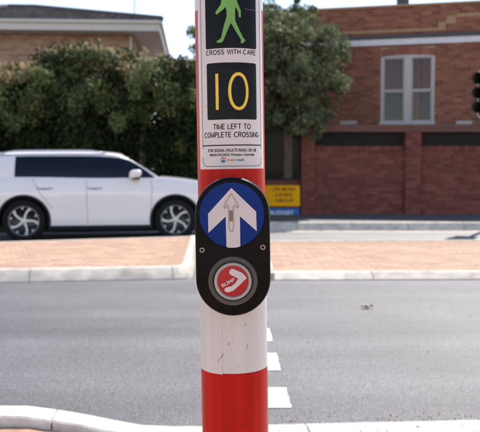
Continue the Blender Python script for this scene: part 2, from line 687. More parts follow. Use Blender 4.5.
def kerb_path(parent, pts, z0, h, m, length, width, mfun, first):
    """kerb stones swept along a smooth path; inside of the island lies to the left of the path"""
    P = [Vector(p) for p in pts]
    cum = [0]
    for a, b in zip(P, P[1:]):
        cum.append(cum[-1] + (b - a).length)

    def at(s):
        for k in range(len(P) - 1):
            if s <= cum[k + 1] + 1e-9:
                t = (s - cum[k]) / (cum[k + 1] - cum[k])
                d = (P[k + 1] - P[k]).normalized()
                # blend the direction at the path's corners
                if t < .5 and k > 0:
                    d = ((P[k] - P[k - 1]).normalized() * (.5 - t) + d * (.5 + t)).normalized()
                elif t >= .5 and k < len(P) - 2:
                    d = (d * (1.5 - t) + (P[k + 2] - P[k + 1]).normalized() * (t - .5)).normalized()
                return P[k].lerp(P[k + 1], t), Vector((-d.y, d.x))
        return P[-1], Vector((0, 1))
    s = 0.0
    while s < cum[-1] - .05:
        e = min(s + (length if s > 0 else first), cum[-1])
        n = max(2, int((e - s) / .06))
        rows = []
        for j in range(n + 1):
            p, nn = at(s + .004 + (e - s - .008) * j / n)
            zz = z0(p.y)
            mount = mfun(p.y)
            top = h(p.y)
            pr = [(-.01, zz - .1), (0, zz + .012), (mount * .8, zz + (top - zz) * .88), (mount, top - .004), (mount + .03, top), (mount + width - .008, top), (mount + width, top - .008), (mount + width, zz - .1)]
            rows.append([(p.x + nn.x * a, p.y + nn.y * a, z) for a, z in pr])
        mb = MB()
        mb.grid(rows)
        q = 8
        mb.f.append(tuple(range(q)))
        mb.f.append(tuple(len(mb.v) - q + i for i in reversed(range(q))))
        mb.t += [.5, .5]
        mb.build('kerb_stone', m, parent, auto=True)
        s = e


def inside(poly, x, y):
    c = False
    j = len(poly) - 1
    for i in range(len(poly)):
        (xi, yi), (xj, yj) = poly[i], poly[j]
        if (yi > y) != (yj > y) and x < (xj - xi) * (y - yi) / (yj - yi) + xi:
            c = not c
        j = i
    return c


pv = MB()
pv.box(-.112, .112, -.054, .054, -.05, .0)
pm = bpy.data.meshes.new('paver')
tmp = pv.build('paver_source', 'paver_clay')
bmx = bmesh.new()
bmx.from_mesh(tmp.data)
bmesh.ops.delete(bmx, geom=[f for f in bmx.faces if f.normal.z < -.5], context='FACES')
ed = [e for e in bmx.edges if all(v.co.z > -.01 for v in e.verts)]
bmesh.ops.bevel(bmx, geom=ed, offset=.005, segments=1, affect='EDGES')
bmx.to_mesh(pm)
bmx.free()
pm.materials.append(M['paver_clay'])
bpy.data.objects.remove(tmp)


def pave(parent, poly, x0, x1, y0, y1, zf, rot=0.0, limit=300, key=None):
    """running-bond clay pavers inside poly: the nearest ones as single parts, the rest as one part"""
    spots = []
    j = 0
    y = y0 + .06
    while y < y1:
        x = x0 + (.117 if j % 2 else 0)
        while x < x1:
            ok = all(inside(poly, x + a, y + b) for a in (-.113, .113) for b in (-.055, .055))
            if ok:
                spots.append((x, y))
            x += .2335
        y += .1175
        j += 1
    spots.sort(key=key or (lambda s: max(0, abs(s[0]) - .32 * s[1]) * 20 + s[1]))
    rest = MB()
    for k, (x, y) in enumerate(spots):
        z = zf(x, y) + random.uniform(-.002, .002)
        if k < limit:
            o = bpy.data.objects.new('paver', pm)
            o.location = (x, y, z)
            o.rotation_euler = (random.uniform(-.008, .008), random.uniform(-.006, .006), random.uniform(-.012, .012))
            link(o, parent)
        else:
            rest.box(x - .112, x + .112, y - .054, y + .054, z - .05, z)
    if rest.v:
        o = rest.build('paver_field', 'paver_clay', parent)
        tag(o, kind='stuff')


def poly_sheet(name, poly, z, m, parent=None):
    return mesh_obj(name, [(x, y, z) for x, y in poly], [tuple(range(len(poly)))], m, parent)


# --- island to the left of the crossing gap
isl = poly_sheet('traffic_island', [(-5.6, 7.74), (-.84, 8.45), (-.70, 8.52), (-.625, 8.66), (-.77, 12.50), (-5.6, 10.75)], .119, 'paver_base')
tag(isl, kind='structure')
nose = [(-5.6, 7.58), (-.78, 8.295)] + [(-.775 + .23 * math.cos(R(a)), 8.525 + .23 * math.sin(R(a))) for a in range(-72, -4, 11)] + [(-.553, 8.9), (-.70, 12.62)]
kerb_path(isl, nose, lambda y: 0 if y < 9 else -.015 * (y - 9) / 1.2, lambda y: .13, 'kerb_concrete', 1.54, .085, lambda y: interp([(8.32, .13), (8.62, .035)], y), .30)
kerb_run(isl, (-.70, 12.60), (-5.6, 10.83), (.34, -1), FAR_Z, .205, 'kerb_concrete', 1.2, .15)
pave(isl, [(-5.6, 7.82), (-.74, 8.55), (-.86, 12.4), (-5.6, 10.70)], -4.6, -.7, 7.7, 12.4, lambda x, y: .122)

# --- island to the right of the gap
isr = poly_sheet('traffic_island', [(.32, 8.38), (6.2, 8.50), (6.2, 12.36), (.32, 12.12)], .069, 'paver_base')
tag(isr, kind='structure')
kerb_run(isr, (.24, 8.22), (6.2, 8.34), (-.02, 1), 0, .080, 'kerb_concrete', 1.22, .08, mount=.14)
kerb_run(isr, (.24, 12.17), (.23, 8.24), (1, 0), -.03, .110, 'kerb_concrete', 1.2, .15)
kerb_run(isr, (6.2, 12.5), (.25, 12.2), (.04, -1), FAR_Z, .160, 'kerb_concrete', 1.2, .15)
pave(isr, [(.38, 8.45), (6.2, 8.57), (6.2, 12.33), (.38, 12.03)], .5, 5.2, 8.40, 12.3, lambda x, y: .072)

# --- far kerb
fk = sheet('far_gutter', -60, 60, [15.86, 16.18], [FAR_Z + .004, FAR_Z + .006], 'kerb_concrete', 2)
for i in range(-9, 12):
    kerb_run(fk, (i * 1.2, 16.18), (i * 1.2 + 1.2, 16.18), (0, 1), FAR_Z, .185, 'kerb_concrete', 1.2, .10, mount=.14)

# --- near kerb dropping to the ramp, near footpath
NEAR_TOP = [(-9, .13), (-1.2, .13), (-.98, .13), (-.78, .10), (-.42, .025), (-.2, .012), (0, .012), (.2, .012), (9, .012)]


def near_h(x):
    return sinterp(NEAR_TOP, x)


def near_path_z(x, y):
    lo = sinterp([(-9, .098), (-1.2, .098), (-.9, .098), (-.72, .062), (-.3, -.002), (-.1, -.002), (.1, -.002), (9, -.002)], x)
    return lo


rows = []
xs = [-30, -6, -2.5] + [-2 + .1 * i for i in range(0, 26)] + [2, 8, 30]
for y in [-30, -6, 0, .8, 1.6, 2.2, 2.4, None]:
    rows.append([(x, y if y is not None else NK(max(-12, min(12, x))) - .12, near_path_z(x, y) - .02) for x in xs])
mbn = MB()
mbn.grid(rows)
nf = mbn.build('near_footpath', 'paver_base', smooth=True)
tag(nf, kind='structure')
kerb_run(nf, (9.0, NK(9)), (-9.4, NK(-9.4)), (.0667, -1), 0, .13, 'near_concrete', 1.135, .19, hfun=near_h, start=.77)
pave(nf, [(-3.2, .3), (-.66, .3), (-.66, 3.235), (-3.2, 3.065)], -3.1, -.6, .3, 3.3, lambda x, y: near_path_z(x, y),
     key=lambda s: abs(s[0] + 1.0) + abs(s[1] - 3.2))
# concrete ramp slab
rows = []
for y in [.9, 2, 2.8, None]:
    rows.append([(x, y if y else NK(x) - .195, near_path_z(x, y) + .006) for x in [-.64 + .11 * i for i in range(0, 30)]])
mbr = MB()
mbr.grid(rows)
tag(mbr.build('ramp_slab', 'near_concrete', smooth=True), kind='structure')

# --- dashed line of the crossing
for k, (a, b) in enumerate([(3.74, 4.09), (4.46, 4.88), (5.24, 5.66), (6.02, 6.44), (6.82, 7.24), (7.6, 8.0)]):
    mb = MB()
    n = 8
    top, bot = [], []
    for i in range(n + 1):
        y = a + (b - a) * i / n
        sl_ = -.019 * (y - 3.74)
        top.append((.105 + sl_ + random.uniform(-.003, .003), y, .004))
        bot.append((.257 + sl_ + random.uniform(-.003, .003), y, .004))
    mb.grid([top, bot])
    tag(mb.build('crossing_marking', 'road_paint', rd))

# --- crumpled leaf on the asphalt and grit by the kerb
lv = MB()
rows = []
for i in range(9):
    t = i / 8
    wdt = .026 * math.sin(math.pi * min(1, t * .92 + .06)) + .001
    x = -.05 + .1 * t
    rows.append([(x, s * wdt + .006 * math.sin(5 * t), .006 + .018 * abs(s) * (0.5 + math.sin(7 * t + s) ** 2) + .006 * math.sin(9 * t)) for s in (-1, -.5, 0, .5, 1)])
lv.grid(rows)
lf = lv.build('fallen_leaf', 'leaf_brown', smooth=True)
lf.location = (1.10, 6.52, .004)
lf.scale = (1.05, 1.05, 1.0)
lf.rotation_euler = (0, 0, .25)
so = lf.modifiers.new('solid', 'SOLIDIFY')
so.thickness = .002
tag(lf, 'small crumpled brown leaf lying alone on the grey asphalt', 'leaf')

gr = MB()
for k in range(330):
    if k < 150:
        x = random.uniform(-.2, 1.9)
        y, z = NK(x) + abs(random.gauss(0, .06)) + .012, .002
    elif k < 210:
        x = random.uniform(-.1, 1.8)
        y = NK(x) - random.uniform(.05, .18)
        z = .013
    else:
        x, y, z = random.uniform(-3, 4), random.uniform(3.6, 8), .002
    s = random.uniform(.001, .0035) if k < 210 else random.uniform(.002, .004)
    gr.box(x - s, x + s * random.uniform(.5, 1.5), y - s, y + s, z, z + s * 1.1)
go = gr.build('grit', 'grit')
tag(go, 'scattered grit and crumbs of leaf along the near kerb and road', 'grit', kind='stuff')

# ================================================================== SIGNAL POLE WITH LABEL
LEAN = -0.0150
POLE_Y = 1.29
PX0 = .003
pole = empty('signal_pole', (PX0, POLE_Y, 0), (0, LEAN, 0))
tag(pole, 'red and white banded round signal pole in front with pedestrian instruction label', 'pole')
PR = .0570


def cyl_part(name, r, z0, z1, m, parent=pole, seg=96):
    b = MB()
    b.lathe_z([(r - .0015, z0), (r - .0003, z0), (r, z0 + .0004), (r, z1 - .0004), (r - .0003, z1), (r - .0015, z1)], seg)
    return b.build(name, m, parent, auto=True)


b = MB()
b.lathe_z([(PR - .001, -.02), (PR - .001, 3.3), (PR - .004, 3.32), (.0001, 3.335)], 64)
b.build('shaft', 'pole_metal', pole, auto=True)
b = MB()
b.lathe_z([(.12, 0.002), (.12, .018), (.075, .022), (.06, .05), (PR, .05)], 48)
b.build('base_flange', 'pole_metal', pole, auto=True)
b = MB()
b.lathe_z([(PR + .004, 3.27), (PR + .004, 3.33), (.03, 3.345), (.0001, 3.35)], 48)
b.build('cap', 'pole_metal', pole, auto=True)
ZB = [1.4465, 1.126, .8485]          # band limits in view
cyl_part('white_band', PR, ZB[0] + .0, ZB[0] + .31, 'pole_white')
cyl_part('red_band', PR, ZB[1], ZB[0] - .0006, 'pole_red')
wb = cyl_part('white_band', PR, ZB[2], ZB[1] - .0006, 'pole_white')
lowred = cyl_part('red_band', PR, ZB[2] - .31, ZB[2] - .0006, 'pole_red')
cyl_part('white_band', PR, .215, ZB[2] - .3106, 'pole_white')
for z in (ZB[0] + .3106, ZB[0] + .93):
    cyl_part('red_band', PR, z, z + .31, 'pole_red')
cyl_part('white_band', PR, ZB[0] + .6212, ZB[0] + .9294, 'pole_white')


def wrapped(name, bm, m, parent, rad, a0=0.0, z0=0.0, step=.003):
    """bend and turn: a0 = angle of x=0 (positive to the right), z0 = height of y=0"""
    wrap(bm, rad, step)
    rot = Matrix.Rotation(a0, 4, 'Z')
    for v in bm.verts:
        v.co = rot @ v.co
        v.co.z += z0
    return bm_obj(name, bm, m, parent, smooth=True)


# overlap of the white wrapping film
wrapped('film_overlap', poly_bm([[(-.085, -.0012), (0, -.0016), (0, .272), (-.085, .272)]]), 'pole_white', wb, PR + .0003, R(-19), ZB[2])
# scuffs
for (a, z, pts) in [(-24, .873, [(-.004, -.006), (0, 0), (.003, .002), (.006, .008), (.0085, .0075)]),
                    (14, .7595, [(-.004, .004), (0, 0), (.006, .002), (.0085, .0085)]),
                    (-13, .752, [(0, 0), (.001, .004), (-.0015, .007)]), (23, .889, [(0, 0), (0, .006), (.0014, .008)]),
                    (-3, .774, [(0, 0), (.001, .005)]), (20, .928, [(0, 0), (.0006, .003)]),
                    (-8, .896, [(0, 0), (.0004, .005)]),
                    (6, .86, [(0, 0), (.002, .002)]), (-2, .90, [(0, 0), (.0008, .001)]), (28, .80, [(0, 0), (-.001, .002)])]:
    bm = bmesh.new()
    wd = .00034
    for (x0, y0), (x1, y1) in zip(pts, pts[1:]):
        d = Vector((x1 - x0, y1 - y0))
        nn = Vector((-d.y, d.x)).normalized() * wd * random.uniform(.7, 1.3)
        bm.faces.new([bm.verts.new((x0 - nn.x, y0 - nn.y, 0)), bm.verts.new((x1 - nn.x, y1 - nn.y, 0)),
                      bm.verts.new((x1 + nn.x, y1 + nn.y, 0)), bm.verts.new((x0 + nn.x, y0 + nn.y, 0))])
    wrapped('scuff_mark', bm, 'scuff' if z > ZB[2] else 'scuff_red', pole, PR + .0009, R(a), z)

# ---- label
LR = PR + .0006
LA = R(4)


def zl(py):
    """height on the front of the pole"""
    return 1.451 - .001596 * (py - 2) - .0006


def sl(px, c=229.6, k=35.8):
    """arc length on the label for an offset as seen from the front"""
    return (math.asin(max(-1, min(1, (px - c) / k))) - LA) * LR


lab_bm = poly_bm([rrect(-.0665, .0660, zl(168.2), zl(-52), .003)])
label = wrapped('instruction_label', lab_bm, 'label_white', pole, LR, LA)
tag(label, 'white label with black panels, green walking figure and yellow 10')
T1, T2, T3 = LR + .0003, LR + .0006, LR + .0009
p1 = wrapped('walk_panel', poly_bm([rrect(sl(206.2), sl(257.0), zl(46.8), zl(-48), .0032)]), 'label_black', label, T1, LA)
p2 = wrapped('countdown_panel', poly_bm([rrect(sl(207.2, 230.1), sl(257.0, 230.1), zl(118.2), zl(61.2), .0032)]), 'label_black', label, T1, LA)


def zp(x, y):
    px, py = 200 + x / 6.857, y / 6.857
    return (sl(px), zl(py))


man = [(185, -70), (168, -52), (150, 25), (112, 76), (122, 92), (168, 58), (184, 40), (190, 70), (190, 108), (168, 175), (150, 252), (138, 262), (119, 270),
       (122, 282), (152, 284), (164, 272), (190, 212), (218, 150), (250, 205), (286, 264), (284, 284), (296, 290), (316, 268), (312, 262), (300, 248), (272, 190),
       (250, 140), (247, 100), (250, 42), (262, 58), (272, 82), (272, 110), (287, 112), (287, 64), (262, 4), (252, -56), (236, -70)]
bmm = poly_bm([[zp(*p) for p in man]])
wrapped('walking_figure', bmm, 'signal_green', label, T2, LA)
hx, hz = zp(212, -108)
wrapped('figure_head', poly_bm([ellipse(hx, hz, .0062, .0072)]), 'signal_green', label, T2, LA)
# numerals 1 and 0
x0, x1 = sl(215.9, 230.1), sl(218.9, 230.1)
wrapped('numeral_one', poly_bm([[(x0, zl(108.3)), (x1, zl(108.3)), (x1, zl(72)), (x0, zl(72))]]), 'signal_yellow', label, T2, LA)
xa, xb = sl(228.6, 230.1), sl(249.0, 230.1)
cx, rx = (xa + xb) / 2, (xb - xa) / 2
cz, rz = zl(90), (zl(71) - zl(109)) / 2


def oval(rx, rz, n=48):
    out = []
    for k in range(n):
        a = 2 * math.pi * k / n
        c, s = math.cos(a), math.sin(a)
        out.append((cx + rx * math.copysign(abs(c) ** .95, c), cz + rz * math.copysign(abs(s) ** .97, s)))
    return out


wrapped('numeral_zero', ring_bm(oval(rx, rz), oval(rx - .0049, rz - .0052)), 'signal_yellow', label, T2, LA, step=.002)


def wtext(name, txt, xpa, xpb, base, hpx, m='ink', bold=0.0, c=230.2):
    sa, sb = sl(xpa, c), sl(xpb, c)
    bm = stroke_bm(txt, sb - sa, hpx * .001596) if all(ch in GLYPH for ch in txt) else text_bm(txt, sb - sa, hpx * .001596, bold=bold)
    for v in bm.verts:
        v.co.x += (sa + sb) / 2
        v.co.y += zl(base)
    return wrapped(name, bm, m, label, T1, LA, step=.004)


wtext('lettering', 'CROSS WITH CARE', 206.3, 256.2, 53.2, 5.2, bold=.012, c=229.5)
wtext('lettering', 'TIME LEFT TO', 213.2, 251.2, 128.2, 5.7, bold=.012, c=230.5)
wtext('lettering', 'COMPLETE CROSSING', 204.3, 259.3, 136.4, 5.7, bold=.012, c=230.7)
wtext('lettering', 'FOR SIGNAL FAULTS RING 138 138', 208.2, 256.8, 150.8, 3.1, bold=.02, c=231)
wtext('lettering', 'MAIN ROADS Western Australia', 210, 255, 155.0, 2.6, bold=.02, c=231)
wtext('lettering', 'main', 227.2, 235.4, 160.2, 2.6, 'logo_orange', .02, c=231)
wtext('lettering', 'roads', 235.8, 244.5, 160.2, 2.8, 'logo_blue', .02, c=231)
lx, lz = sl(223.4, 231), zl(159)
wrapped('logo_disc', poly_bm([ellipse(lx, lz, .0046, .0044)]), 'logo_blue', label, T1, LA)
wrapped('logo_stripe', poly_bm([[(lx - .0044, lz - .0012), (lx, lz + .0008), (lx + .0044, lz - .0014), (lx + .0042, lz + .0012), (lx, lz + .0030), (lx - .0042, lz + .0010)]]), 'label_white', label, T2, LA)
wrapped('logo_spot', poly_bm([ellipse(lx + .001, lz + .0026, .0024, .0014)]), 'logo_orange', label, T3, LA)
# ruled border
bl, br = sl(202.4, 231), sl(262.2, 231)
lw = .0008
for pts in ([(bl, zl(143.6)), (br, zl(143.6)), (br, zl(144.7)), (bl, zl(144.7))],
            [(bl, zl(144.8)), (bl + lw, zl(144.8)), (bl + lw, zl(147.6)), (bl, zl(147.6))],
            [(br - lw, zl(144.8)), (br, zl(144.8)), (br, zl(147.6)), (br - lw, zl(147.6))],
            [(bl, zl(-46)), (bl + lw, zl(-46)), (bl + lw, zl(143.5)), (bl, zl(143.5))],
            [(br - lw, zl(-46)), (br, zl(-46)), (br, zl(143.5)), (br - lw, zl(143.5))]):
    mn = 'ink' if pts[0][1] < zl(120) and pts[2][1] < zl(120) or True else 'ink'
    if pts[0][1] > zl(100):
        mn = 'ink'
    wrapped('border_line', poly_bm([pts]), mn, label, T1, LA, step=.003)
for q, xa_, xb_, m_ in ((7.5, 246, 262.5, 'crease'), (69.5, 208, 256, 'crease_dark'), (30, 203, 206, 'crease'), (104, 203, 207, 'crease')):
    wrapped('crease', poly_bm([[(sl(xa_, 230), zl(q)), (sl(xb_, 230), zl(q + .8)), (sl(xb_, 230), zl(q + 1.0)), (sl(xa_, 230), zl(q + .2))]]), m_, label, T3, LA)
# bottom tray line with round corners
o_, i_ = [], []
rr = .0105
zt, zbm = zl(156.2), zl(165.6)
tray = [(bl, zt)] + [(bl + rr - rr * math.cos(R(a)), zbm + rr - rr * math.sin(R(a))) for a in range(0, 91, 15)] + \
       [(br - rr + rr * math.sin(R(a)), zbm + rr - rr * math.cos(R(a))) for a in range(0, 91, 15)] + [(br, zt)]
bm = bmesh.new()
for (x0, y0), (x1, y1) in zip(tray, tray[1:]):
    d = Vector((x1 - x0, y1 - y0))
    if d.length < 1e-6:
        continue
    nn = Vector((-d.y, d.x)).normalized() * (.0008)
    dd = d.normalized() * .0002
    bm.faces.new([bm.verts.new((x0 - dd.x, y0 - dd.y, 0)), bm.verts.new((x1 + dd.x, y1 + dd.y, 0)),
                  bm.verts.new((x1 + nn.x, y1 + nn.y, 0)), bm.verts.new((x0 + nn.x, y0 + nn.y, 0))])
wrapped('border_line', bm, 'ink', label, T1, LA)

# ================================================================== PUSH BUTTON UNIT
FRONT = 1.196                    # world Y of the front face
UZ = 1.0615                      # centre height
UX = -.0115
ub = empty('push_button_unit', (UX, FRONT, UZ), (0, LEAN, R(-.6)))
tag(ub, 'black push button unit with blue arrow disc bolted to the striped pole', 'push button')
K = 1.196 / 760                 # metres per picture pixel at this distance
HW = 37.6 * K
HH = 70 * K


def stadium(hw, hh, n=28):
    p = []
    for k in range(n + 1):
        a = math.pi * k / n
        p.append((hw * math.cos(a), hh - hw + hw * math.sin(a)))
    for k in range(n + 1):
        a = math.pi + math.pi * k / n
        p.append((hw * math.cos(a), -(hh - hw) + hw * math.sin(a)))
    return p


def loft_y(name, outlines, m, parent, cap=True, auto=True):
    """outlines: list of (list of (x,z), y)"""
    b = MB()
    b.grid([[(x, y, z) for x, z in o] for o, y in outlines], True)
    if cap:
        n = len(outlines[0][0])
        b.f.append(tuple(range(n)))
        b.t.append(.5)
    return b.build(name, m, parent, auto=auto)


hous = loft_y('housing', [(stadium(HW - .0042, HH - .0042), 0), (stadium(HW - .0022, HH - .0022), .0006), (stadium(HW - .0007, HH - .0007), .0022),
                          (stadium(HW, HH), .0045), (stadium(HW, HH), .040)], 'housing_black', ub)
loft_y('back_plate', [(stadium(HW + .0012, HH + .0012), .0402), (stadium(HW + .0012, HH + .0012), .0445)], 'steel', ub)


def up(x, y, cx=234.0, cy=245.0):
    """picture offsets on the unit's face to local metres"""
    return ((x - cx) * K, (cy - y) * K)


def flat(name, polys, m, parent, y, thick=0.0, bev=0):
    b = MB()
    for p in polys:
        b.prism_y(p, y, y + (thick or .0008))
    return b.build(name, m, parent, bevel=bev)


acx, acz = up(233.7, 212.6)
AR = 32.6 * K
# raised lip round the disc and the disc itself
loft_y('disc_lip', [(ellipse(acx, acz, AR + .0034, AR + .0034, 72), .0004), (ellipse(acx, acz, AR + .0028, AR + .0028, 72), -.0012),
                    (ellipse(acx, acz, AR + .0008, AR + .0008, 72), -.0012), (ellipse(acx, acz, AR, AR, 72), -.0002)], 'housing_black', ub, cap=False)
disc = flat('arrow_disc', [ellipse(acx, acz, AR, AR, 72)], 'arrow_blue', ub, -.0004)


def az(x, y):
    return up(195 + x / 5.4, 170 + y / 5.4)


ar = [(208, 84), (340, 214), (342, 320), (252, 238), (252, 401), (232, 408), (208, 410), (186, 408), (177, 402), (175, 238), (80, 326), (80, 222)]
flat('arrow', [[az(*p) for p in ar]], 'arrow_white', disc, -.0010, .0005)
to = [(208, 115), (246, 184), (241, 193), (219, 178), (217, 190), (217, 300), (213, 316), (205, 321), (197, 316), (192, 302), (192, 190), (190, 178), (170, 193), (166, 184), (205, 115)]
tb = MB()
pts = [Vector((*[az(*p)[0]], -.0012, az(*p)[1])) for p in to]
pts = pts + [pts[0]]
tb.tube(pts, .0009, 8, False)
tb.build('tactile_arrow', 'tactile_beige', disc, smooth=True)
flat('tactile_bar', [[az(*p) for p in ((190, 206), (220, 206), (220, 264), (190, 264))]], 'tactile_brown', disc, -.0018, .0008, .0003)
for sx, sy in ((203.2, 247.6), (264.3, 245.6)):
    cx_, cz_ = up(sx, sy)
    s = loft_y('screw', [(ellipse(cx_, cz_, .0001, .0001, 20), .0004), (ellipse(cx_, cz_, .0021, .0021, 20), .0004), (ellipse(cx_, cz_, .0023, .0023, 20), -.0006),
                         (ellipse(cx_, cz_, .0041, .0041, 20), -.0006), (ellipse(cx_, cz_, .0046, .0046, 20), .0003)], 'steel', ub, cap=False)
    flat('socket', [[(cx_ + .0016 * math.cos(R(60 * k)), cz_ + .0016 * math.sin(R(60 * k))) for k in range(6)]], 'ink', s, .00015, .0002)
bcx, bcz = up(233.7, 279.2)


def ring(name, prof, m, parent, n=72, cap=False):
    return loft_y(name, [(ellipse(bcx, bcz, r, r, n), y) for r, y in prof], m, parent, cap)


button = ring('button_bezel', [(.0395, .0006), (.0383, -.0030), (.0350, -.0040), (.0318, -.0026), (.0302, .0015)], 'bezel_grey', ub)
tag(button, 'dark grey bezel ring round the button')
br_ = ring('button', [(.0301, .002), (.0298, -.0050), (.0288, -.0066), (.0262, -.0062), (.0246, -.0046), (.0243, -.0040)], 'silver_ring', ub)
ring('button_face', [(.0243, -.0040), (.0238, -.0044), (.018, -.0050), (.010, -.0053), (.0001, -.0054)], 'button_red', br_)


def bz(x, y):
    px, py = 205 + x / 7.2, 250 + y / 7.2
    return up(px, py)


arm = [(200, 117), (220, 123), (275, 149), (297, 171), (307, 188), (287, 205), (262, 231), (212, 275), (172, 290), (151, 284), (143, 269), (152, 255), (195, 245),
       (225, 221), (245, 189), (192, 163), (180, 148), (185, 130)]
flat('arm_symbol', [[bz(*p) for p in arm]], 'arrow_white', br_, -.0060, .0004)
bm = text_bm('BUMP', 14.6 * K, 3.4 * K, bold=.02)
c0 = bz(178, 228)
rot = Matrix.Rotation(R(27), 4, 'Z')
for v in bm.verts:
    q = rot @ v.co
    v.co = Vector((c0[0] + q.x, -.0058, c0[1] + q.y))
bm_obj('lettering', bm, 'arrow_white', br_)

# ================================================================== CAR
car = empty('parked_car', (-2.67, 14.66, FAR_Z), (0, 0, R(9.2)))
tag(car, 'white five door car with tinted windows and two tone wheels beyond the island', 'car')
# built with x forward; viewer's side is -y
BELT = [(-2.38, .98), (-2.25, 1.10), (-1.9, 1.155), (-1.3, 1.165), (0, 1.145), (.9, 1.15), (1.25, 1.135), (1.7, 1.085), (2.05, 1.0), (2.22, .88), (2.29, .72)]
BOT = [(-2.38, .46), (-2.25, .34), (-1.95, .285), (1.9, .28), (2.15, .31), (2.29, .40)]
WID = [(-2.38, .66), (-2.30, .78), (-2.1, .875), (-1.6, .92), (-.9, .925), (.9, .922), (1.5, .92), (1.9, .875), (2.1, .80), (2.22, .70), (2.29, .56)]
PROF = [(0, .955), (.1, .975), (.28, .975), (.42, .985), (.6, .998), (.74, 1.0), (.80, .985), (.92, .965), (1, .925)]
WX, WZ, AR_ = 1.353, .385, .445


def side_y(x, z):
    b = sinterp(BELT, x)
    t = (z - .27) / (b - .27)
    bulge = 0.0
    for wx in (-WX, WX):
        d = math.hypot(x - wx, z - WZ)
        if d < .75:
            bulge = max(bulge, .018 * (1 - abs(d - .45) / .3)) if d > .15 else bulge
    return sinterp(WID, x) * sinterp(PROF, t) + max(0, bulge)


def bot_z(x):
    z = sinterp(BOT, x)
    for wx in (-WX, WX):
        d = abs(x - wx)
        if d < AR_:
            z = max(z, WZ + math.sqrt(AR_ ** 2 - d * d))
    return z


xs = set([-2.38, -2.34, -2.28, -2.2, -2.1, -2.0, -1.9, 1.9, 2.0, 2.08, 2.15, 2.2, 2.24, 2.27, 2.29])
for wx in (-WX, WX):
    for k in range(0, 41):
        xs.add(round(wx + AR_ * math.cos(math.pi * k / 40), 4))
    xs.add(round(wx - AR_ - .0006, 4))
    xs.add(round(wx + AR_ + .0006, 4))
x = -.85
while x < .88:
    xs.add(round(x, 3))
    x += .1
xs = sorted(xs)
LEV = [0, .06, .14, .24, .36, .48, .6, .7, .78, .84, .9, .95, 1]
body = MB()
for sgn in (-1, 1):
    rows = []
    for x in xs:
        zb, be = bot_z(x), sinterp(BELT, x)
        row = []
        # turned-in lower edge
        row.append((x, sgn * (side_y(x, zb) - .06), zb + .0))
        for t in LEV:
            z = zb + (be - zb) * t
            row.append((x, sgn * side_y(x, z), z))
        yb = side_y(x, be)
        for q, dz in ((.93, .012), (.8, .022), (.5, .035), (.0, .045)):
            row.append((x, sgn * yb * q, be + dz))
        rows.append(row)
    i = len(body.v)
    body.grid(rows)
    n = len(rows[0])
    for e in (0, len(rows) - 1):
        mid = [(rows[e][j][0], 0, rows[e][j][2]) for j in range(n)]
        body.grid([rows[e], mid])
ob = body.build('body', 'car_paint', car, auto=True)
bmx = bmesh.new()
bmx.from_mesh(ob.data)
bmesh.ops.remove_doubles(bmx, verts=bmx.verts, dist=.0004)
bmesh.ops.recalc_face_normals(bmx, faces=bmx.faces)
bmx.to_mesh(ob.data)
bmx.free()
# dark underbody, hung low to block light under the car, and wheel wells
ubm = MB()
ubm.box(-2.0, 1.95, -.60, .60, .15, 1.0)
ubm.box(-.88, .88, -.84, .84, .21, .32)
ubm.build('underbody_light_block', 'black_trim', car)
for sgn in (-1, 1):
    b = MB()
    rows = []
    for k in range(0, 31):
        x = -.905 + 1.81 * k / 30
        rows.append([(x, sgn * (side_y(x, .30) + .004), .296), (x, sgn * (side_y(x, .30) + .008), .262), (x, sgn * (side_y(x, .30) - .012), .19), (x, sgn * (side_y(x, .33) - .10), .165), (x, sgn * .45, .165)])
    b.grid(rows)
    b.build('sill_trim', 'black_trim', car, smooth=True)
    for wx in (-WX, WX):
        b = MB()
        ro, rows = [], []
        for k in range(0, 33):
            a = R(-14 + 208 * k / 32)
            row = []
            for rr_, off in ((AR_ + .028, .004), (AR_ + .024, .016), (AR_ - .004, .018), (AR_ - .022, .004), (AR_ - .024, -.26)):
                x, z = wx + rr_ * math.cos(a), WZ + rr_ * math.sin(a)
                row.append((x, sgn * (side_y(x, max(z, .28)) + off), z))
            rows.append(row)
        b.grid(rows)
        b.build('arch_trim', 'black_trim', car, smooth=True)

# greenhouse
XB, XT = (-2.26, 1.10), (-2.12, .52)
TZ = [(-2.12, 1.535), (-1.6, 1.575), (-.8, 1.590), (-.1, 1.588), (.25, 1.565), (.40, 1.538), (.52, 1.497)]


def gb(u):
    x = XB[0] + (XB[1] - XB[0]) * u
    return Vector((x, min(.885, side_y(x, sinterp(BELT, x)) * .985) - max(0, u - .85) * .25, sinterp(BELT, x) - .012))


def gt(u):
    x = XT[0] + (XT[1] - XT[0]) * u
    return Vector((x, .665 - max(0, u - .8) * .12 - max(0, .12 - u) * .3, sinterp(TZ, x)))


def gp(u, v, off=0.0):
    a, b_ = gb(u), gt(u)
    p = a.lerp(b_, v)
    nrm = Vector((0, b_.z - a.z, a.y - b_.y)).normalized()
    return p + nrm * (.035 * math.sin(math.pi * v) + off)


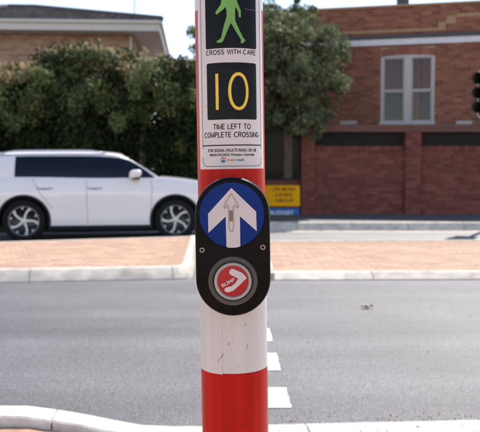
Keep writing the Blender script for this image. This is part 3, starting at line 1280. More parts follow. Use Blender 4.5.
cab = MB()
US = [k / 40 for k in range(41)]
VS = [0, .08, .2, .35, .5, .65, .8, .9, .96, 1.0]
for sgn in (-1, 1):
    rows = []
    for u in US:
        row = [gp(u, v) for v in VS]
        t = gt(u)
        for q, dz in ((.93, .022), (.82, .04), (.6, .056), (.3, .068), (0, .072)):
            k = 1 if .03 < u < .97 else .6
            row.append(Vector((t.x, t.y * q, t.z + dz * k)))
        rows.append([(p.x, sgn * p.y, p.z) for p in row])
    cab.grid(rows)
    # windscreen and rear window frames: close the ends
    for e in (0, len(US) - 1):
        rr_ = rows[e][:len(VS)]
        tp = rows[e][len(VS):]
        bulge = .10 if e else -.05
        cols = []
        for q in (1, .75, .5, .25, 0):
            cols.append([(p[0] + bulge * (1 - q * q) * (1 - .6 * j / 9), p[1] * q, p[2]) for j, p in enumerate(rr_)])
        cab.grid(cols)
co = cab.build('cabin', 'car_paint', car, auto=True)


def patch(name, u0, u1, v0, v1, m, parent, off=.005, su=0.0, both=True, sides=(-1, 1), tu0=None, tu1=None):
    for sgn in sides:
        b = MB()
        rows = []
        for i in range(13):
            row = []
            for j in range(9):
                v = v0 + (v1 - v0) * j / 8
                a0 = u0 + ((tu0 if tu0 is not None else u0) - u0) * j / 8
                a1 = u1 + ((tu1 if tu1 is not None else u1) - u1) * j / 8
                u = a0 + (a1 - a0) * i / 12
                p = gp(u, v, off)
                row.append((p.x, sgn * p.y, p.z))
            rows.append(row)
        b.grid(rows)
        b.build(name, m, parent, smooth=True)


patch('window_surround', .222, .975, .03, .90, 'black_trim', car, .003, tu0=.232, tu1=.985)
patch('rear_side_window', .230, .392, .07, .86, 'car_glass', car, .006, tu0=.240, tu1=.385)
patch('rear_door_window', .400, .628, .065, .87, 'car_glass', car, .006, tu0=.393)
patch('front_door_window', .645, .955, .06, .87, 'car_glass', car, .006, tu1=.972)
patch('belt_moulding', .20, .975, -.02, .03, 'rim_silver', car, .007)
patch('drip_rail', .05, .99, .955, .985, 'black_trim', car, .004)
# windscreen and rear window
for nm, u, bl_, sx in (('windscreen', 1.0, .10, 1), ('rear_window', 0.0, -.05, -1)):
    b = MB()
    cols = []
    for q in [1 - k / 8 for k in range(17)]:
        col = []
        for j in range(8):
            v = .10 + .78 * j / 7
            p = gp(u, v)
            qq = q * .93
            col.append((p.x + bl_ * (1 - qq * qq) * (1 - .6 * v) + sx * .008, p.y * qq, p.z + .003))
        cols.append(col)
    b.grid(cols)
    b.build(nm, 'car_glass', car, smooth=True)
# roof rails
for sgn in (-1, 1):
    b = MB()
    pts = []
    for k in range(15):
        u = .12 + .72 * k / 14
        t = gt(u)
        lift = .05 * min(1, min(k, 14 - k) / 1.5)
        pts.append((t.x, sgn * (t.y * .95), t.z + .012 + lift))
    b.tube(pts, .012, 8)
    b.build('roof_rail', 'rim_silver', car, smooth=True)


def seam(pts, wdt=.006, sides=(-1,), name='door_seam', m='black_trim'):
    for sgn in (-1, 1):
        b = MB()
        rows = []
        for k, (x, z) in enumerate(pts):
            x2, z2 = pts[min(k + 1, len(pts) - 1)]
            x1, z1 = pts[max(k - 1, 0)]
            d = Vector((x2 - x1, z2 - z1)).normalized()
            n_ = Vector((-d.y, d.x)) * wdt / 2
            rows.append([(x + n_.x, sgn * (side_y(x + n_.x, z + n_.y) + .0015), z + n_.y), (x - n_.x, sgn * (side_y(x - n_.x, z - n_.y) + .0015), z - n_.y)])
        b.grid(rows)
        b.build(name, m, car)


def line(a, c, n=14):
    return [(a[0] + (c[0] - a[0]) * k / n, a[1] + (c[1] - a[1]) * k / n) for k in range(n + 1)]


seam(line((.885, .33), (.93, .95)) + line((.93, .97), (.90, 1.12), 4))
seam(line((-.235, .33), (-.255, 1.125)))
seam(line((-.86, .62), (-1.08, .90), 6) + line((-1.10, .94), (-1.20, 1.14), 5))
for sgn in (-1, 1):
    for hx_ in (-.10, -.98):
        b = MB()
        y = side_y(hx_, .98)
        b.box(hx_ - .11, hx_ + .11, sgn * y - .022, sgn * y + .022, .965, .995)
        b.build('door_handle', 'car_paint', car, bevel=.010, bseg=3)
    for hx_ in (-.10, -.98):
        b = MB()
        rows = []
        for k in range(7):
            x = hx_ - .13 + .26 * k / 6
            hh = .026 * math.sin(math.pi * (.12 + .76 * k / 6))
            rows.append([(x, sgn * (side_y(x, z) + .0022), z) for z in (.972 - hh, .972, .975 + hh * .4)])
        b.grid(rows)
        b.build('handle_shade', 'black_trim', car, smooth=True)  # flat black patch painted as shade behind the handle
    # door mirror
    b = MB()
    rows = []
    for k in range(13):
        a = math.pi * k / 12
        rows.append([(.60 + .125 * math.sin(a) ** .6 * math.copysign(abs(math.cos(t)) ** .7, math.cos(t)) * (1.1 if math.cos(t) > 0 else .75), sgn * (1.02 - .125 * math.cos(a)), 1.225 + .078 * math.sin(a) ** .6 * math.copysign(abs(math.sin(t)) ** .7, math.sin(t)) + .02 * math.cos(t)) for t in [2 * math.pi * j / 16 for j in range(16)]])
    b.grid(rows, True)
    mo = b.build('door_mirror', 'car_paint', car, smooth=True)
    b = MB()
    b.box(.56, .70, sgn * .95 - .10, sgn * .95 + .10, 1.125, 1.160)
    b.build('mirror_foot', 'black_trim', mo, bevel=.01)
    # lamps
    b = MB()
    rows = []
    for k in range(9):
        x = 1.86 + .32 * k / 8
        rows.append([(x, sgn * (side_y(x, z) + .006), z) for z in (.90 - .02 * k / 8, .93, .955, sinterp(BELT, x) - .03 if sinterp(BELT, x) > 1.0 else .965)])
    b.grid(rows)
    b.build('headlight', 'lamp_glass', car, smooth=True)
    b = MB()
    rows = []
    for k in range(9):
        x = -2.335 + .38 * k / 8
        rows.append([(x, sgn * (side_y(x, z) + .006), z) for z in (.92, .96, 1.0, 1.03)])
    b.grid(rows)
    b.build('tail_light', 'tail_red', car, smooth=True)
b = MB()
b.box(2.262, 2.305, -.50, .50, .50, .76)
b.build('grille', 'black_trim', car, bevel=.02)
b = MB()
b.box(2.30, 2.312, -.185, .185, .44, .55)
b.build('number_plate', 'plate_white', car)
b = MB()
b.box(-2.41, -2.36, -.62, .62, .36, .52)
b.build('rear_bumper', 'black_trim', car, bevel=.03)


def wheel_meshes():
    d = {}
    b = MB()
    b.lathe_y([(.262, -.105), (.275, -.120), (.33, -.126), (.362, -.116), (.380, -.092), (.384, 0), (.380, .092), (.362, .116), (.30, .12), (.262, .10)], 56)
    d['tyre'] = b.build('tyre', 'tyre', None, smooth=True)
    b = MB()
    b.lathe_y([(.262, .10), (.258, -.02), (.258, -.098), (.266, -.108), (.258, -.112), (.244, -.102), (.236, -.05), (.06, -.045), (.0001, -.045)], 56)
    d['rim'] = b.build('rim', 'rim_black', None, smooth=True)
    # five bent blade spokes, machined face
    b = MB()
    for k in range(5):
        a0 = R(90 + 72 * k)

        def pt(r, da):
            return (r * math.cos(a0 + R(da)), r * math.sin(a0 + R(da)))
        pts = [pt(.045, -30), pt(.12, -9), pt(.19, -12), pt(.248, -22), pt(.252, -16), pt(.252, -9), pt(.18, 0), pt(.11, 7), pt(.05, 26)]
        b.prism_y(pts, -.104, -.08)
        pts = [pt(.21, 14), pt(.250, 16), pt(.250, 24), pt(.215, 22)]
        b.prism_y(pts, -.100, -.08)
    b.lathe_y([(.0001, -.112), (.035, -.11), (.05, -.10), (.05, -.07)], 24)
    d['spokes'] = b.build('spokes', 'rim_silver', None)
    b = MB()
    b.lathe_y([(.254, -.108), (.259, -.1135), (.263, -.1105)], 56)
    d['rim_edge'] = b.build('rim_edge', 'rim_silver', None, smooth=True)
    return d


wm = wheel_meshes()
for i, (wx, wy, rz) in enumerate([(-WX, -.805, 0), (WX, -.805, 0), (-WX, .805, math.pi), (WX, .805, math.pi)]):
    # wheel part: tyre carries the other pieces
    if i == 0:
        ty = wm['tyre']
        subs = [wm['rim'], wm['spokes'], wm['rim_edge']]
    else:
        ty = wm['tyre'].copy()
        COL.objects.link(ty)
        subs = []
        for kx in ('rim', 'spokes', 'rim_edge'):
            c = wm[kx].copy()
            COL.objects.link(c)
            subs.append(c)
    ty.name = 'wheel'
    ty.parent = car
    ty.location = (wx, wy, WZ)
    ty.rotation_euler = (0, R([13, 40, 5, 20][i]), rz)
    for c in subs:
        c.parent = ty


# ================================================================== BRICKWORK
def brickwork(name, parent, m, u0, u1, z0, z1, y=0.0, holes=(), bl=.230, bh=.076, j=.010, proud=.010, seed=1):
    """stretcher bond bricks in the wall's own frame (x along, -y outwards), clipped at the holes; one mesh"""
    rnd = random.Random(seed)
    mb = MB()
    z = z0
    c = 0
    while z < z1 - .02:
        zt_ = min(z + bh, z1)
        x = u0 - (0 if c % 2 == 0 else (bl + j) / 2)
        while x < u1:
            spans = [(max(x, u0), min(x + bl, u1))]
            for (a, b_, p, q) in holes:
                if z < q and zt_ > p:
                    out = []
                    for s, e in spans:
                        if e <= a or s >= b_:
                            out.append((s, e))
                        else:
                            if s < a:
                                out.append((s, a))
                            if e > b_:
                                out.append((b_, e))
                    spans = out
            for s, e in spans:
                if e - s > .02:
                    dy = rnd.uniform(-.003, .003)
                    mb.box(s, e, y - proud + dy, y, z, zt_, rnd.random() ** 1.1, True)
            x += bl + j
        z += bh + j
        c += 1
    o = mb.build(name, m, parent, tone=True)
    return tag(o, kind='stuff')


def plain_wall(name, parent, m, u0, u1, z0, z1, depth, hole=None):
    mb = MB()
    if hole:
        a, b_, p, q = hole
        mb.box(u0, a, 0, depth, z0, z1)
        mb.box(b_, u1, 0, depth, z0, z1)
        mb.box(a, b_, 0, depth, z0, p)
        mb.box(a, b_, 0, depth, q, z1)
    else:
        mb.box(u0, u1, 0, depth, z0, z1)
    return mb.build(name, m, parent)


# ---- red brick house at right.  local x along the facade, origin below its left end
HA = R(-13.5)
hs = empty('brick_house', (1.0, 22.25, .1), (0, 0, HA))
tag(hs, 'red brick house with parapet and white twin sash window behind the brick fence', 'house')
ca, sa = math.cos(HA), math.sin(HA)


def hloc(px, py):
    """local (u, z) on the facade plane of a point seen in the photograph"""
    u = (px - 240) / 760
    v = -(py - 216) / 760
    dx, dy, dz = u, math.cos(PITCH) + v * math.sin(PITCH), -math.sin(PITCH) + v * math.cos(PITCH)
    ox, oy = -1.0, -22.25
    # facade plane: normal (sin, -cos)
    nx, ny = sa, -ca
    t = -(nx * ox + ny * oy) / (nx * dx + ny * dy)
    x, y, z = dx * t + ox, dy * t + oy, CAM_H + dz * t - .1
    return x * ca + y * sa, z


wl, wt = hloc(381, 57)
wr, wbz = hloc(434, 123.5)
wl, wr = hloc(381, 90)[0], hloc(434, 90)[0]
_, zband_t = hloc(410, 38.5)
_, zband_b = hloc(410, 44.5)
_, ztop = hloc(410, 6.5)
HU1 = 8.6
plain_wall('wall_core', hs, 'mortar', -1.6, HU1, 0, ztop, .24, (wl, wr, wbz, wt))
AH = .24      # arch height
brickwork('brick_face', hs, 'house_brick', -1.6, HU1, .0, zband_b, 0, [(wl - .02, wr + .02, wbz - .02, wt + AH), (3.0, 3.6, .2, .3)], seed=3)
brickwork('parapet_brick_face', hs, 'house_brick', -1.6, HU1, zband_t + .12, ztop, 0, [], seed=4)
# soldier arch over the window, slightly cambered
n = 19
for k in range(n):
    t = (k + .5) / n
    x = wl - .04 + (wr - wl + .08) * t
    camber = .055 * (1 - (2 * t - 1) ** 2)
    mb = MB()
    w2 = (wr - wl + .08) / n / 2 - .005
    a = (2 * t - 1) * R(7)
    base = wt - .02 + camber
    pts = [(x - w2, base), (x + w2, base), (x + w2 + math.tan(a) * .22 + .002, base + .215), (x - w2 + math.tan(a) * .22 - .002, base + .215)]
    mb.prism_y(pts, -.014, 0.0)
    mb.build('arch_brick', 'arch_brick', hs)
# fill behind the arch and head
mb = MB()
mb.box(wl - .05, wr + .05, -.003, .02, wt - .01, wt + AH)
mb.build('arch_bed', 'mortar', hs)
# white band, gutter, parapet details
mb = MB()
mb.box(-1.6, HU1, -.06, .0, zband_b, zband_t)
mb.build('string_band', 'trim_white', hs)
mb = MB()
mb.box(-1.6, HU1, -.10, .0, zband_t + .003, zband_t + .11)
mb.build('gutter', 'gutter_dark', hs, bevel=.02)  # dark strip holds the gutter's shadow in its colour
cu0 = hloc(342, 30)[0]
cu = [hloc(p, 25)[0] for p in (438, 446, 456, 468)]
zc = [hloc(410, q)[1] for q in (30.0, 24.5, 18.5, 12.5)]
mb = MB()
mb.box(cu0, cu[0], -.03, -.004, zc[0] - .05, zc[0] + .03)
mb.box(cu[0] + .002, cu[1], -.03, -.004, zc[0] - .05, zc[1] + .03)
mb.box(cu[1] + .002, cu[2], -.03, -.004, zc[1] - .03, zc[2] + .03)
mb.box(cu[2] + .002, HU1, -.03, -.004, zc[2] - .03, zc[3] - .08)
mb.build('stepped_course', 'cream_brick', hs)
mb = MB()
mb.box(-1.65, HU1, -.05, .28, ztop, ztop + .07)
mb.build('coping', 'cream_brick', hs, bevel=.008)
# side wall and roof slab behind
mb = MB()
mb.box(-1.6, -1.36, .242, 8, 0, ztop)
mb.box(HU1 - .24, HU1, .242, 8, 0, ztop)
mb.box(-1.36, HU1 - .24, 7.7, 8, 0, ztop)
mb.build('rear_walls', 'mortar', hs)
mb = MB()
mb.box(-1.36, HU1 - .24, .25, 7.7, ztop - .6, ztop - .45)
mb.build('roof_slab', 'gutter_dark', hs)
cx0, cx1 = hloc(395, 3)[0], hloc(408, 3)[0]
mb = MB()
mb.box(cx0, cx1, 1.2, 1.6, ztop - .5, ztop + .55)
mb.box(cx0 - .04, cx1 + .04, 1.16, 1.64, ztop + .552, ztop + .63)
mb.build('chimney', 'gutter_dark', hs, bevel=.01)
# vents
for pa, pb in ((340, 357), (456, 472)):
    a, zv = hloc(pa, 124)
    b_ = hloc(pb, 124)[0]
    mb = MB()
    mb.box(a, b_, -.016, .0, zv - .01, zv + .085)
    for k in range(6):
        xx = a + (b_ - a) * (k + .5) / 6
        mb.box(xx - .012, xx + .012, -.022, -.0162, zv + .01, zv + .065)
    mb.build('wall_vent', 'vent_cream', hs)
# window: frame, mullion, sashes
win = MB()
fw = .055
win.box(wl, wl + fw, -.012, .12, wbz, wt + .05)
win.box(wr - fw, wr, -.012, .12, wbz, wt + .05)
win.box(wl + fw, wr - fw, -.012, .12, wt - fw * .6, wt + .05)
mx = (wl + wr) / 2 + .01
win = win.build('window_frame', 'window_paint', hs)
mb = MB()
mb.box(mx - .095, mx + .095, -.018, .115, wbz + .05, wt - fw * .6 - .002)
mb.build('mullion', 'window_paint', win)
mb = MB()
mb.box(wl - .04, wr + .04, -.06, .115, wbz - .06, wbz + .048)
mb.build('sill', 'window_paint', win, bevel=.006)
zm = hloc(400, 91)[1]
for k, (a, b_) in enumerate(((wl + fw + .002, mx - .097), (mx + .097, wr - fw - .002))):
    for h, (p, q, yo) in enumerate(((zm, wt - fw * .6 - .003, .02), (wbz + .052, zm - .002, .045))):
        sw = .035
        mb = MB()
        mb.box(a, a + sw, yo, yo + .03, p, q)
        mb.box(b_ - sw, b_, yo, yo + .03, p, q)
        mb.box(a + sw, b_ - sw, yo, yo + .03, p, p + .045)
        mb.box(a + sw, b_ - sw, yo, yo + .03, q - .03, q)
        s_ = mb.build('sash', 'window_paint', win)
        mb = MB()
        mb.box(a + sw, b_ - sw, yo + .012, yo + .018, p + .045, q - .03)
        mb.build('pane', 'clear_glass', win)
# near-black backing stands in for shade in the room
mb = MB()
mb.box(wl - .05, wr + .05, .45, .47, wbz - .1, wt + .1)
mb.build('room_shade_backing', 'shade_black', hs)


def drape(u0, u1, z0, z1, m, y=.17, folds=9):
    rows = []
    for i in range(folds * 4 + 1):
        u = u0 + (u1 - u0) * i / (folds * 4)
        yy = y + .015 * math.sin(i * math.pi / 2) + random.uniform(-.004, .004)
        rows.append([(u, yy, z0), (u, yy, z1)])
    b = MB()
    b.grid(rows)
    b.build('curtain', m, win, smooth=True)


drape(wl + .03, mx - .02, zm - .03, wt, 'curtain')
drape(mx + .02, mx + .36, zm - .03, wt, 'curtain', .18)
drape(mx + .38, wr - .03, zm - .03, wt, 'curtain', .16, 5)
drape(wl + .03, mx - .02, wbz, zm - .04, 'blind_grey', .20)
drape(mx + .02, mx + .33, wbz, zm - .04, 'curtain', .19, 5)
drape(mx + .36, wr - .03, wbz, zm - .04, 'blind_grey', .22, 5)

# ---- red brick fence
FY = 19.6
fence = empty('brick_fence', (0, FY, .1), (0, 0, R(-.3)))
tag(fence, 'dark red brick fence with piers and red top beam along the footpath', 'fence')


def fx(px, y=FY):
    return (px - 240) / 760 * y * 1.0005


FT, FG0, FG1 = 2.29, 2.08, 1.71     # top of beam, underside of beam, top of panels (heights above the path)
piers = [(fx(301), fx(314)), (fx(404), fx(419.5)), (fx(515), fx(530))]
p0 = piers[0][1]
mb = MB()
mb.box(fx(301), fx(560), .03, .25, 0, FG1 - .08)
mb.build('wall_core', 'fence_mortar', fence)
brickwork('brick_face', fence, 'fence_brick', piers[0][1], piers[2][1] + 2, 0, FG1 - .08, .03, [(a, b_, -1, 9) for a, b_ in piers], seed=8)
# coping bricks on edge along each panel
cp = MB()
for (a, b_) in ((piers[0][1], piers[1][0]), (piers[1][1], piers[2][0])):
    x = a + .004
    while x < b_ - .07:
        cp.box(x, x + .072, -.012, .26, FG1 - .078, FG1 + random.uniform(.03, .04), random.random())
        x += .082
tag(cp.build('coping_bricks', 'fence_brick', fence, tone=True), kind='stuff')
for (a, b_) in piers:
    mb = MB()
    mb.box(a + .008, b_ - .008, -.085, .30, 0, FT - .02)
    pc = mb.build('pier', 'fence_mortar', fence)
    pb = MB()
    z = 0
    k = 0
    while z < FT - .1:
        cuts = [a, a + (b_ - a) * (.34 if k % 2 else .66), b_]
        for s, e in zip(cuts, cuts[1:]):
            pb.box(s + .004, e - .004, -.096, -.0852, z, z + .076, random.random())
        pb.box(a - .004, a + .0078, -.09, .30, z, z + .076, random.random())
        pb.box(b_ - .0078, b_ + .004, -.09, .30, z, z + .076, random.random())
        z += .086
        k += 1
    tag(pb.build('pier_bricks', 'fence_brick', pc, tone=True), kind='stuff')
mb = MB()
mb.box(piers[0][0] - .03, piers[2][1] + 2, -.12, .34, FG0 + .02, FT)
mb.build('top_beam', 'beam_red', fence, bevel=.01)
for (a, b_) in ((piers[0][1] + .006, piers[1][0] - .006), (piers[1][1] + .006, piers[2][0] - .006)):
    z = FG1 - .02
    while z < FG0 + .01:
        mb = MB()
        mb.box(a, b_, .20, .225, z, z + .052)
        mb.build('gap_shade_slat', 'shade_black', fence)  # made-up slats, near-black to carry the shade of the open gap
        z += .058

# ---- dark framed gate panel left of the fence, on a brick plinth that carries the signs
gate = empty('dark_gate_panel', (0, FY + .05, .1))
tag(gate, 'dark metal framed glazed panel on brick plinth above the yellow sign', 'gate')
ga, gb_ = fx(225), fx(300.5)
GZ0, GZ1 = .86, 2.15
mb = MB()
mb.box(ga, gb_, .02, .2, 0, GZ0)
pl = mb.build('plinth', 'fence_mortar', gate)
brickwork('plinth_bricks', pl, 'fence_brick', ga, gb_, 0, GZ0, .02, [], seed=12)
mb = MB()
mb.box(ga, gb_, .0, .22, GZ0 + .002, GZ0 + .06)
mb.box(ga, gb_, .02, .10, GZ1 - .07, GZ1)
for x in (ga, ga + .65, gb_ - 1.0, gb_ - .07):
    mb.box(x, x + .06, .025, .095, GZ0 + .062, GZ1 - .072)
mb.build('gate_frame', 'black_trim', gate)
mb = MB()
mb.box(fx(284), fx(292), -.02, .018, GZ0 + .062, GZ1 + .1)
mb.build('timber_post', 'bark', gate)
for x0_, x1_ in ((ga + .06, ga + .65), (ga + .71, gb_ - 1.0), (gb_ - .94, gb_ - .07)):
    mb = MB()
    mb.box(x0_ + .002, x1_ - .002, .05, .06, GZ0 + .064, GZ1 - .074)
    mb.build('pane', 'window_glass', gate)

# ---- signs
for nm, lab_, pa, pb, ya, yb, m, lines, lm in (
        ('yellow_sign', 'yellow board with faded dark lettering on the plinth right of the pole', 263, 299.5, 184.0, 205.8, 'sign_yellow', ['OR MORE', 'LINES', 'ABOVE'], 'ink'),
        ('blue_sign', 'blue board with pale lettering directly under the yellow board', 263, 298.5, 207.0, 216.2, 'sign_blue', ['BUDGET'], 'sign_white')):
    yw = FY - .02
    a, b_ = fx(pa, yw), fx(pb, yw)

    def zz(q):
        v = -(q - 216) / 760
        return CAM_H + yw * (-math.sin(PITCH) + v * math.cos(PITCH)) / (math.cos(PITCH) + v * math.sin(PITCH))
    z0_, z1_ = zz(yb), zz(ya)
    sg = MB()
    sg.prism_y(rrect(0, b_ - a, 0, z1_ - z0_, .03 if m == 'sign_yellow' else .01), 0, .02)
    so_ = sg.build(nm, m)
    so_.location = (a, yw - (.23 if m == 'sign_yellow' else .33), z0_)
    so_.rotation_euler = (R(-20), 0, 0)
    tag(so_, lab_, 'sign')
    hgt = z1_ - z0_
    nl = len(lines)
    for k, t in enumerate(lines):
        if nl == 3:
            bm = text_bm(t, (.62, .46, .50)[k] * (b_ - a), hgt * .15, bold=.015)
            ox, oz = (b_ - a) * .57, hgt * (.74 - .27 * k)
        else:
            bm = text_bm(t, .66 * (b_ - a), hgt * .42, bold=.03)
            ox, oz = (b_ - a) * .52, hgt * .28
        for v in bm.verts:
            v.co = Vector((ox + v.co.x, -.003, oz + v.co.y))
        bm_obj('lettering', bm, lm, so_)

# ================================================================== HOUSE AT LEFT, BEHIND THE HEDGE
lh = empty('tiled_house', (-3.42, 25.0, .24), (0, 0, R(3.2)))
tag(lh, 'brown brick house with dark tiled hip roof and pale eaves above the hedge', 'house')
# local: front wall at y=0, right corner at x=0, extends to -x
WH = 5.38
EO = .82
plain_wall('wall_core', lh, 'mortar', -9, 0, 0, WH, .3)
brickwork('brick_face', lh, 'far_brick', -9, 0, 3.2, WH, 0, [], seed=21)
mb = MB()
mb.box(-.3, 0, .302, 8, 0, WH)
mb.build('side_wall', 'far_brick', lh)
mb = MB()
mb.box(-9, -8.7, .302, 8, 0, WH)
mb.build('side_wall', 'far_brick', lh)
mb = MB()
mb.box(-9 - EO, EO, -EO, 8 + EO, WH + .004, WH + .03)
mb.build('soffit', 'soffit', lh)
mb = MB()
EZ = WH + .30
mb.box(-9 - EO, EO, -EO - .03, -EO - .002, WH - .01, EZ)
mb.box(EO + .002, EO + .03, -EO - .03, 8 + EO, WH - .01, EZ)
mb.build('fascia', 'fascia', lh)
mb = MB()
mb.box(-9 - EO, EO + .09, -EO - .12, -EO - .032, EZ - .09, EZ + .01)
mb.box(EO + .032, EO + .12, -EO - .03, 8 + EO, EZ - .09, EZ + .01)
mb.build('gutter', 'fascia', lh, bevel=.02)
# corner downpipe
mb = MB()
mb.tube([(-.12, -.06, 3), (-.12, -.06, WH - .05)], .045, 10)
mb.build('downpipe', 'fascia', lh)
# hip roof of stepped tile courses
RP = R(15.5)
rt = MB()
x0_, x1_, y0_, y1_ = -9 - EO - .1, EO + .1, -EO - .1, 8 + EO + .1
N = 17
half = (y1_ - y0_) / 2
for k in range(N):
    a, c = k / N, (k + 1) / N
    for (s, e) in ((a, c),):
        i0, i1 = half * s, half * e
        zA = EZ + .02 + i0 * math.tan(RP) + .03
        zB = EZ + .02 + i1 * math.tan(RP)
        # front slope tiles
        L0, L1 = x0_ + i0, x1_ - i0
        nt_ = int((L1 - L0) / .3)
        for q in range(nt_):
            ta, tb_ = L0 + (L1 - L0) * q / nt_, L0 + (L1 - L0) * (q + 1) / nt_
            f = lambda t: (t - L0) / max(1e-6, L1 - L0) * ((x1_ - i1) - (x0_ + i1)) + x0_ + i1
            hmp = .02 if q % 2 else 0
            tn = random.random()
            rt.quad((ta, y0_ + i0, zA + hmp), (tb_, y0_ + i0, zA + hmp), (f(tb_), y0_ + i1 + .02, zB + hmp), (f(ta), y0_ + i1 + .02, zB + hmp), tn)
            rt.quad((ta, y0_ + i0, zA - .05), (tb_, y0_ + i0, zA - .05), (tb_, y0_ + i0, zA + hmp), (ta, y0_ + i0, zA + hmp), tn)
        # right slope
        rt.quad((x1_ - i0, y0_ + i0, zA), (x1_ - i0, y1_ - i0, zA), (x1_ - i1, y1_ - i1, zB), (x1_ - i1, y0_ + i1, zB))
        rt.quad((x1_ - i0, y0_ + i0, zA - .05), (x1_ - i0, y1_ - i0, zA - .05), (x1_ - i0, y1_ - i0, zA), (x1_ - i0, y0_ + i0, zA))
        rt.quad((x0_ + i0, y0_ + i0, zA), (x0_ + i0, y1_ - i0, zA), (x0_ + i1, y1_ - i1, zB), (x0_ + i1, y0_ + i1, zB))
        rt.quad((x0_ + i0, y1_ - i0, zA), (x1_ - i0, y1_ - i0, zA), (x1_ - i1, y1_ - i1, zB), (x0_ + i1, y1_ - i1, zB))
ro = mesh_obj('roof_tiles', rt.v, rt.f, 'roof_tile', lh, False, rt.t)
tag(ro, kind='stuff')
mb = MB()
hipz = lambda i: EZ + .06 + i * math.tan(RP)
mb.tube([(x1_, y0_, hipz(0)), (x1_ - half, y0_ + half, hipz(half))], .09, 8)
mb.tube([(x0_, y0_, hipz(0)), (x0_ + half, y0_ + half, hipz(half))], .09, 8)
mb.tube([(x0_ + half, y0_ + half, hipz(half)), (x1_ - half, y0_ + half, hipz(half))], .09, 8)
mb.build('ridge_tiles', 'roof_tile', lh, smooth=True)
mb = MB()
mb.tube([(-.12, 1.5, 5.5), (-.12, 1.5, 8.6)], .022, 8)
mb.tube([(-.6, 1.5, 8.3), (.4, 1.5, 8.35)], .012, 6)
for k in range(5):
    mb.tube([(-.5 + .2 * k, 1.2, 8.31 + .01 * k), (-.5 + .2 * k, 1.8, 8.31 + .01 * k)], .008, 6)
mb.build('aerial', 'galvanised', lh)


# ================================================================== FOLIAGE
def leaves(name, centers, radii, per, size, m, parent, flat_=.5, seed=1, tone_fn=None, long_=1.6):
    """leaf-shaped faces spread through clumps"""
    rng = np.random.default_rng(seed)
    cs = np.repeat(np.asarray(centers), per, axis=0)
    rs = np.repeat(np.asarray(radii), per)
    n = len(cs)
    d = rng.normal(size=(n, 3))
    d /= np.linalg.norm(d, axis=1)[:, None]
    rr_ = rng.random(n) ** .45
    P = cs + d * (rr_ * rs)[:, None] * np.array([1, 1, .85])
    a = rng.normal(size=(n, 3)) + d * .4
    a[:, 2] -= .15
    a /= np.linalg.norm(a, axis=1)[:, None]
    b_ = np.cross(a, rng.normal(size=(n, 3)) + np.array([0, 0, 1.2]))
    b_ /= np.linalg.norm(b_, axis=1)[:, None]
    c_ = np.cross(a, b_)
    s = size * rng.uniform(.6, 1.35, n)
    L = (s * long_)[:, None]
    W = (s * .5)[:, None]
    V = np.empty((n, 4, 3))
    V[:, 0] = P - a * L * .5
    V[:, 1] = P + b_ * W * .6 + c_ * W * .25
    V[:, 2] = P + a * L * .5
    V[:, 3] = P - b_ * W * .6 + c_ * W * .25
    me = bpy.data.meshes.new(name)
    me.vertices.add(n * 4)
    me.vertices.foreach_set('co', V.reshape(-1).astype(np.float32))
    me.loops.add(n * 4)
    me.loops.foreach_set('vertex_index', np.arange(n * 4, dtype=np.int32))
    me.polygons.add(n)
    me.polygons.foreach_set('loop_start', np.arange(0, n * 4, 4, dtype=np.int32))
    me.polygons.foreach_set('loop_total', np.full(n, 4, dtype=np.int32))
    me.materials.append(M[m])
    t = me.attributes.new('tone', 'FLOAT', 'FACE')
    clump = np.repeat(rng.random(len(centers)), per)
    tv = np.clip(.55 * rng.random(n) + .45 * clump, 0, 1)
    t.data.foreach_set('value', tv.astype(np.float32))
    me.update(calc_edges=True)
    me.validate()
    return link(bpy.data.objects.new(name, me), parent)


# ---- tall hedge (x -7.5 .. -0.9, y 17.9 .. 20.3)
hg = empty('tall_hedge', (-3.5, 18.9, .1))
tag(hg, 'tall dark green hedge with bronze tips coloured as sunlit between car and tiled house', 'hedge')
HTOP = [(-8, 3.55), (-6.2, 3.72), (-5.3, 3.80), (-4.85, 3.88), (-4.5, 4.12), (-3.7, 4.22), (-2.9, 4.10), (-2.45, 3.95), (-1.9, 4.0), (-1.4, 3.95), (-1.0, 3.85), (-.4, 3.7)]
cs, rs, ct, rt_ = [], [], [], []
rh = random.Random(5)
for k in range(1150):
    x = rh.uniform(-7.6, -.5)
    top = interp(HTOP, x) - .1
    y = rh.choice([rh.uniform(17.95, 18.5), rh.uniform(18.0, 20.2)])
    z = .55 + (top - .75) * rh.random() ** .8
    bulge = .25 * math.sin(x * 2.1) + .2 * math.sin(x * 4.7 + z * 1.7)
    if z > .9 or rh.random() < .6:
        cs.append((x + 3.5, y - 18.9 + (bulge if y < 18.6 else 0), z))
        rs.append(rh.uniform(.22, .46))
for k in range(420):
    x = rh.uniform(-7.6, -.5)
    y = rh.uniform(17.8, 20.0)
    top = interp(HTOP, x) - .1
    edge = min(1, (y - 17.8) / .5)
    z = top - .20 - .38 * (1 - edge) + rh.uniform(-.10, .12)
    ct.append((x + 3.5, y - 18.9, z))
    rt_.append(rh.uniform(.14, .34))
for k in range(40):
    cs.append((rh.uniform(-2.9, -1.0) + 3.5, rh.uniform(.2, 1.2), rh.uniform(1.6, 3.3)))
    rs.append(rh.uniform(.25, .42))
cm, rm = [], []
for k in range(330):
    x = rh.uniform(-7.6, -.5)
    top = interp(HTOP, x) - .15
    z = top - .25 - 1.25 * rh.random() ** 1.7
    cm.append((x + 3.5, -1.05 + .35 * max(0, 1 - (top - z)) + .2 * math.sin(x * 2.1) + rh.uniform(-.12, .12), z))
    rm.append(rh.uniform(.12, .30))
for k in range(120):
    x = rh.uniform(-7.4, -2.6) if k % 4 else rh.uniform(-2.6, -.7)
    cm.append((x + 3.5, rh.uniform(-1.75, -1.05), 2.75 + .3 * math.sin(x * 2.6) + .25 * math.sin(x * 5.3) + rh.uniform(-.2, .32)))
    rm.append(rh.uniform(.14, .32))
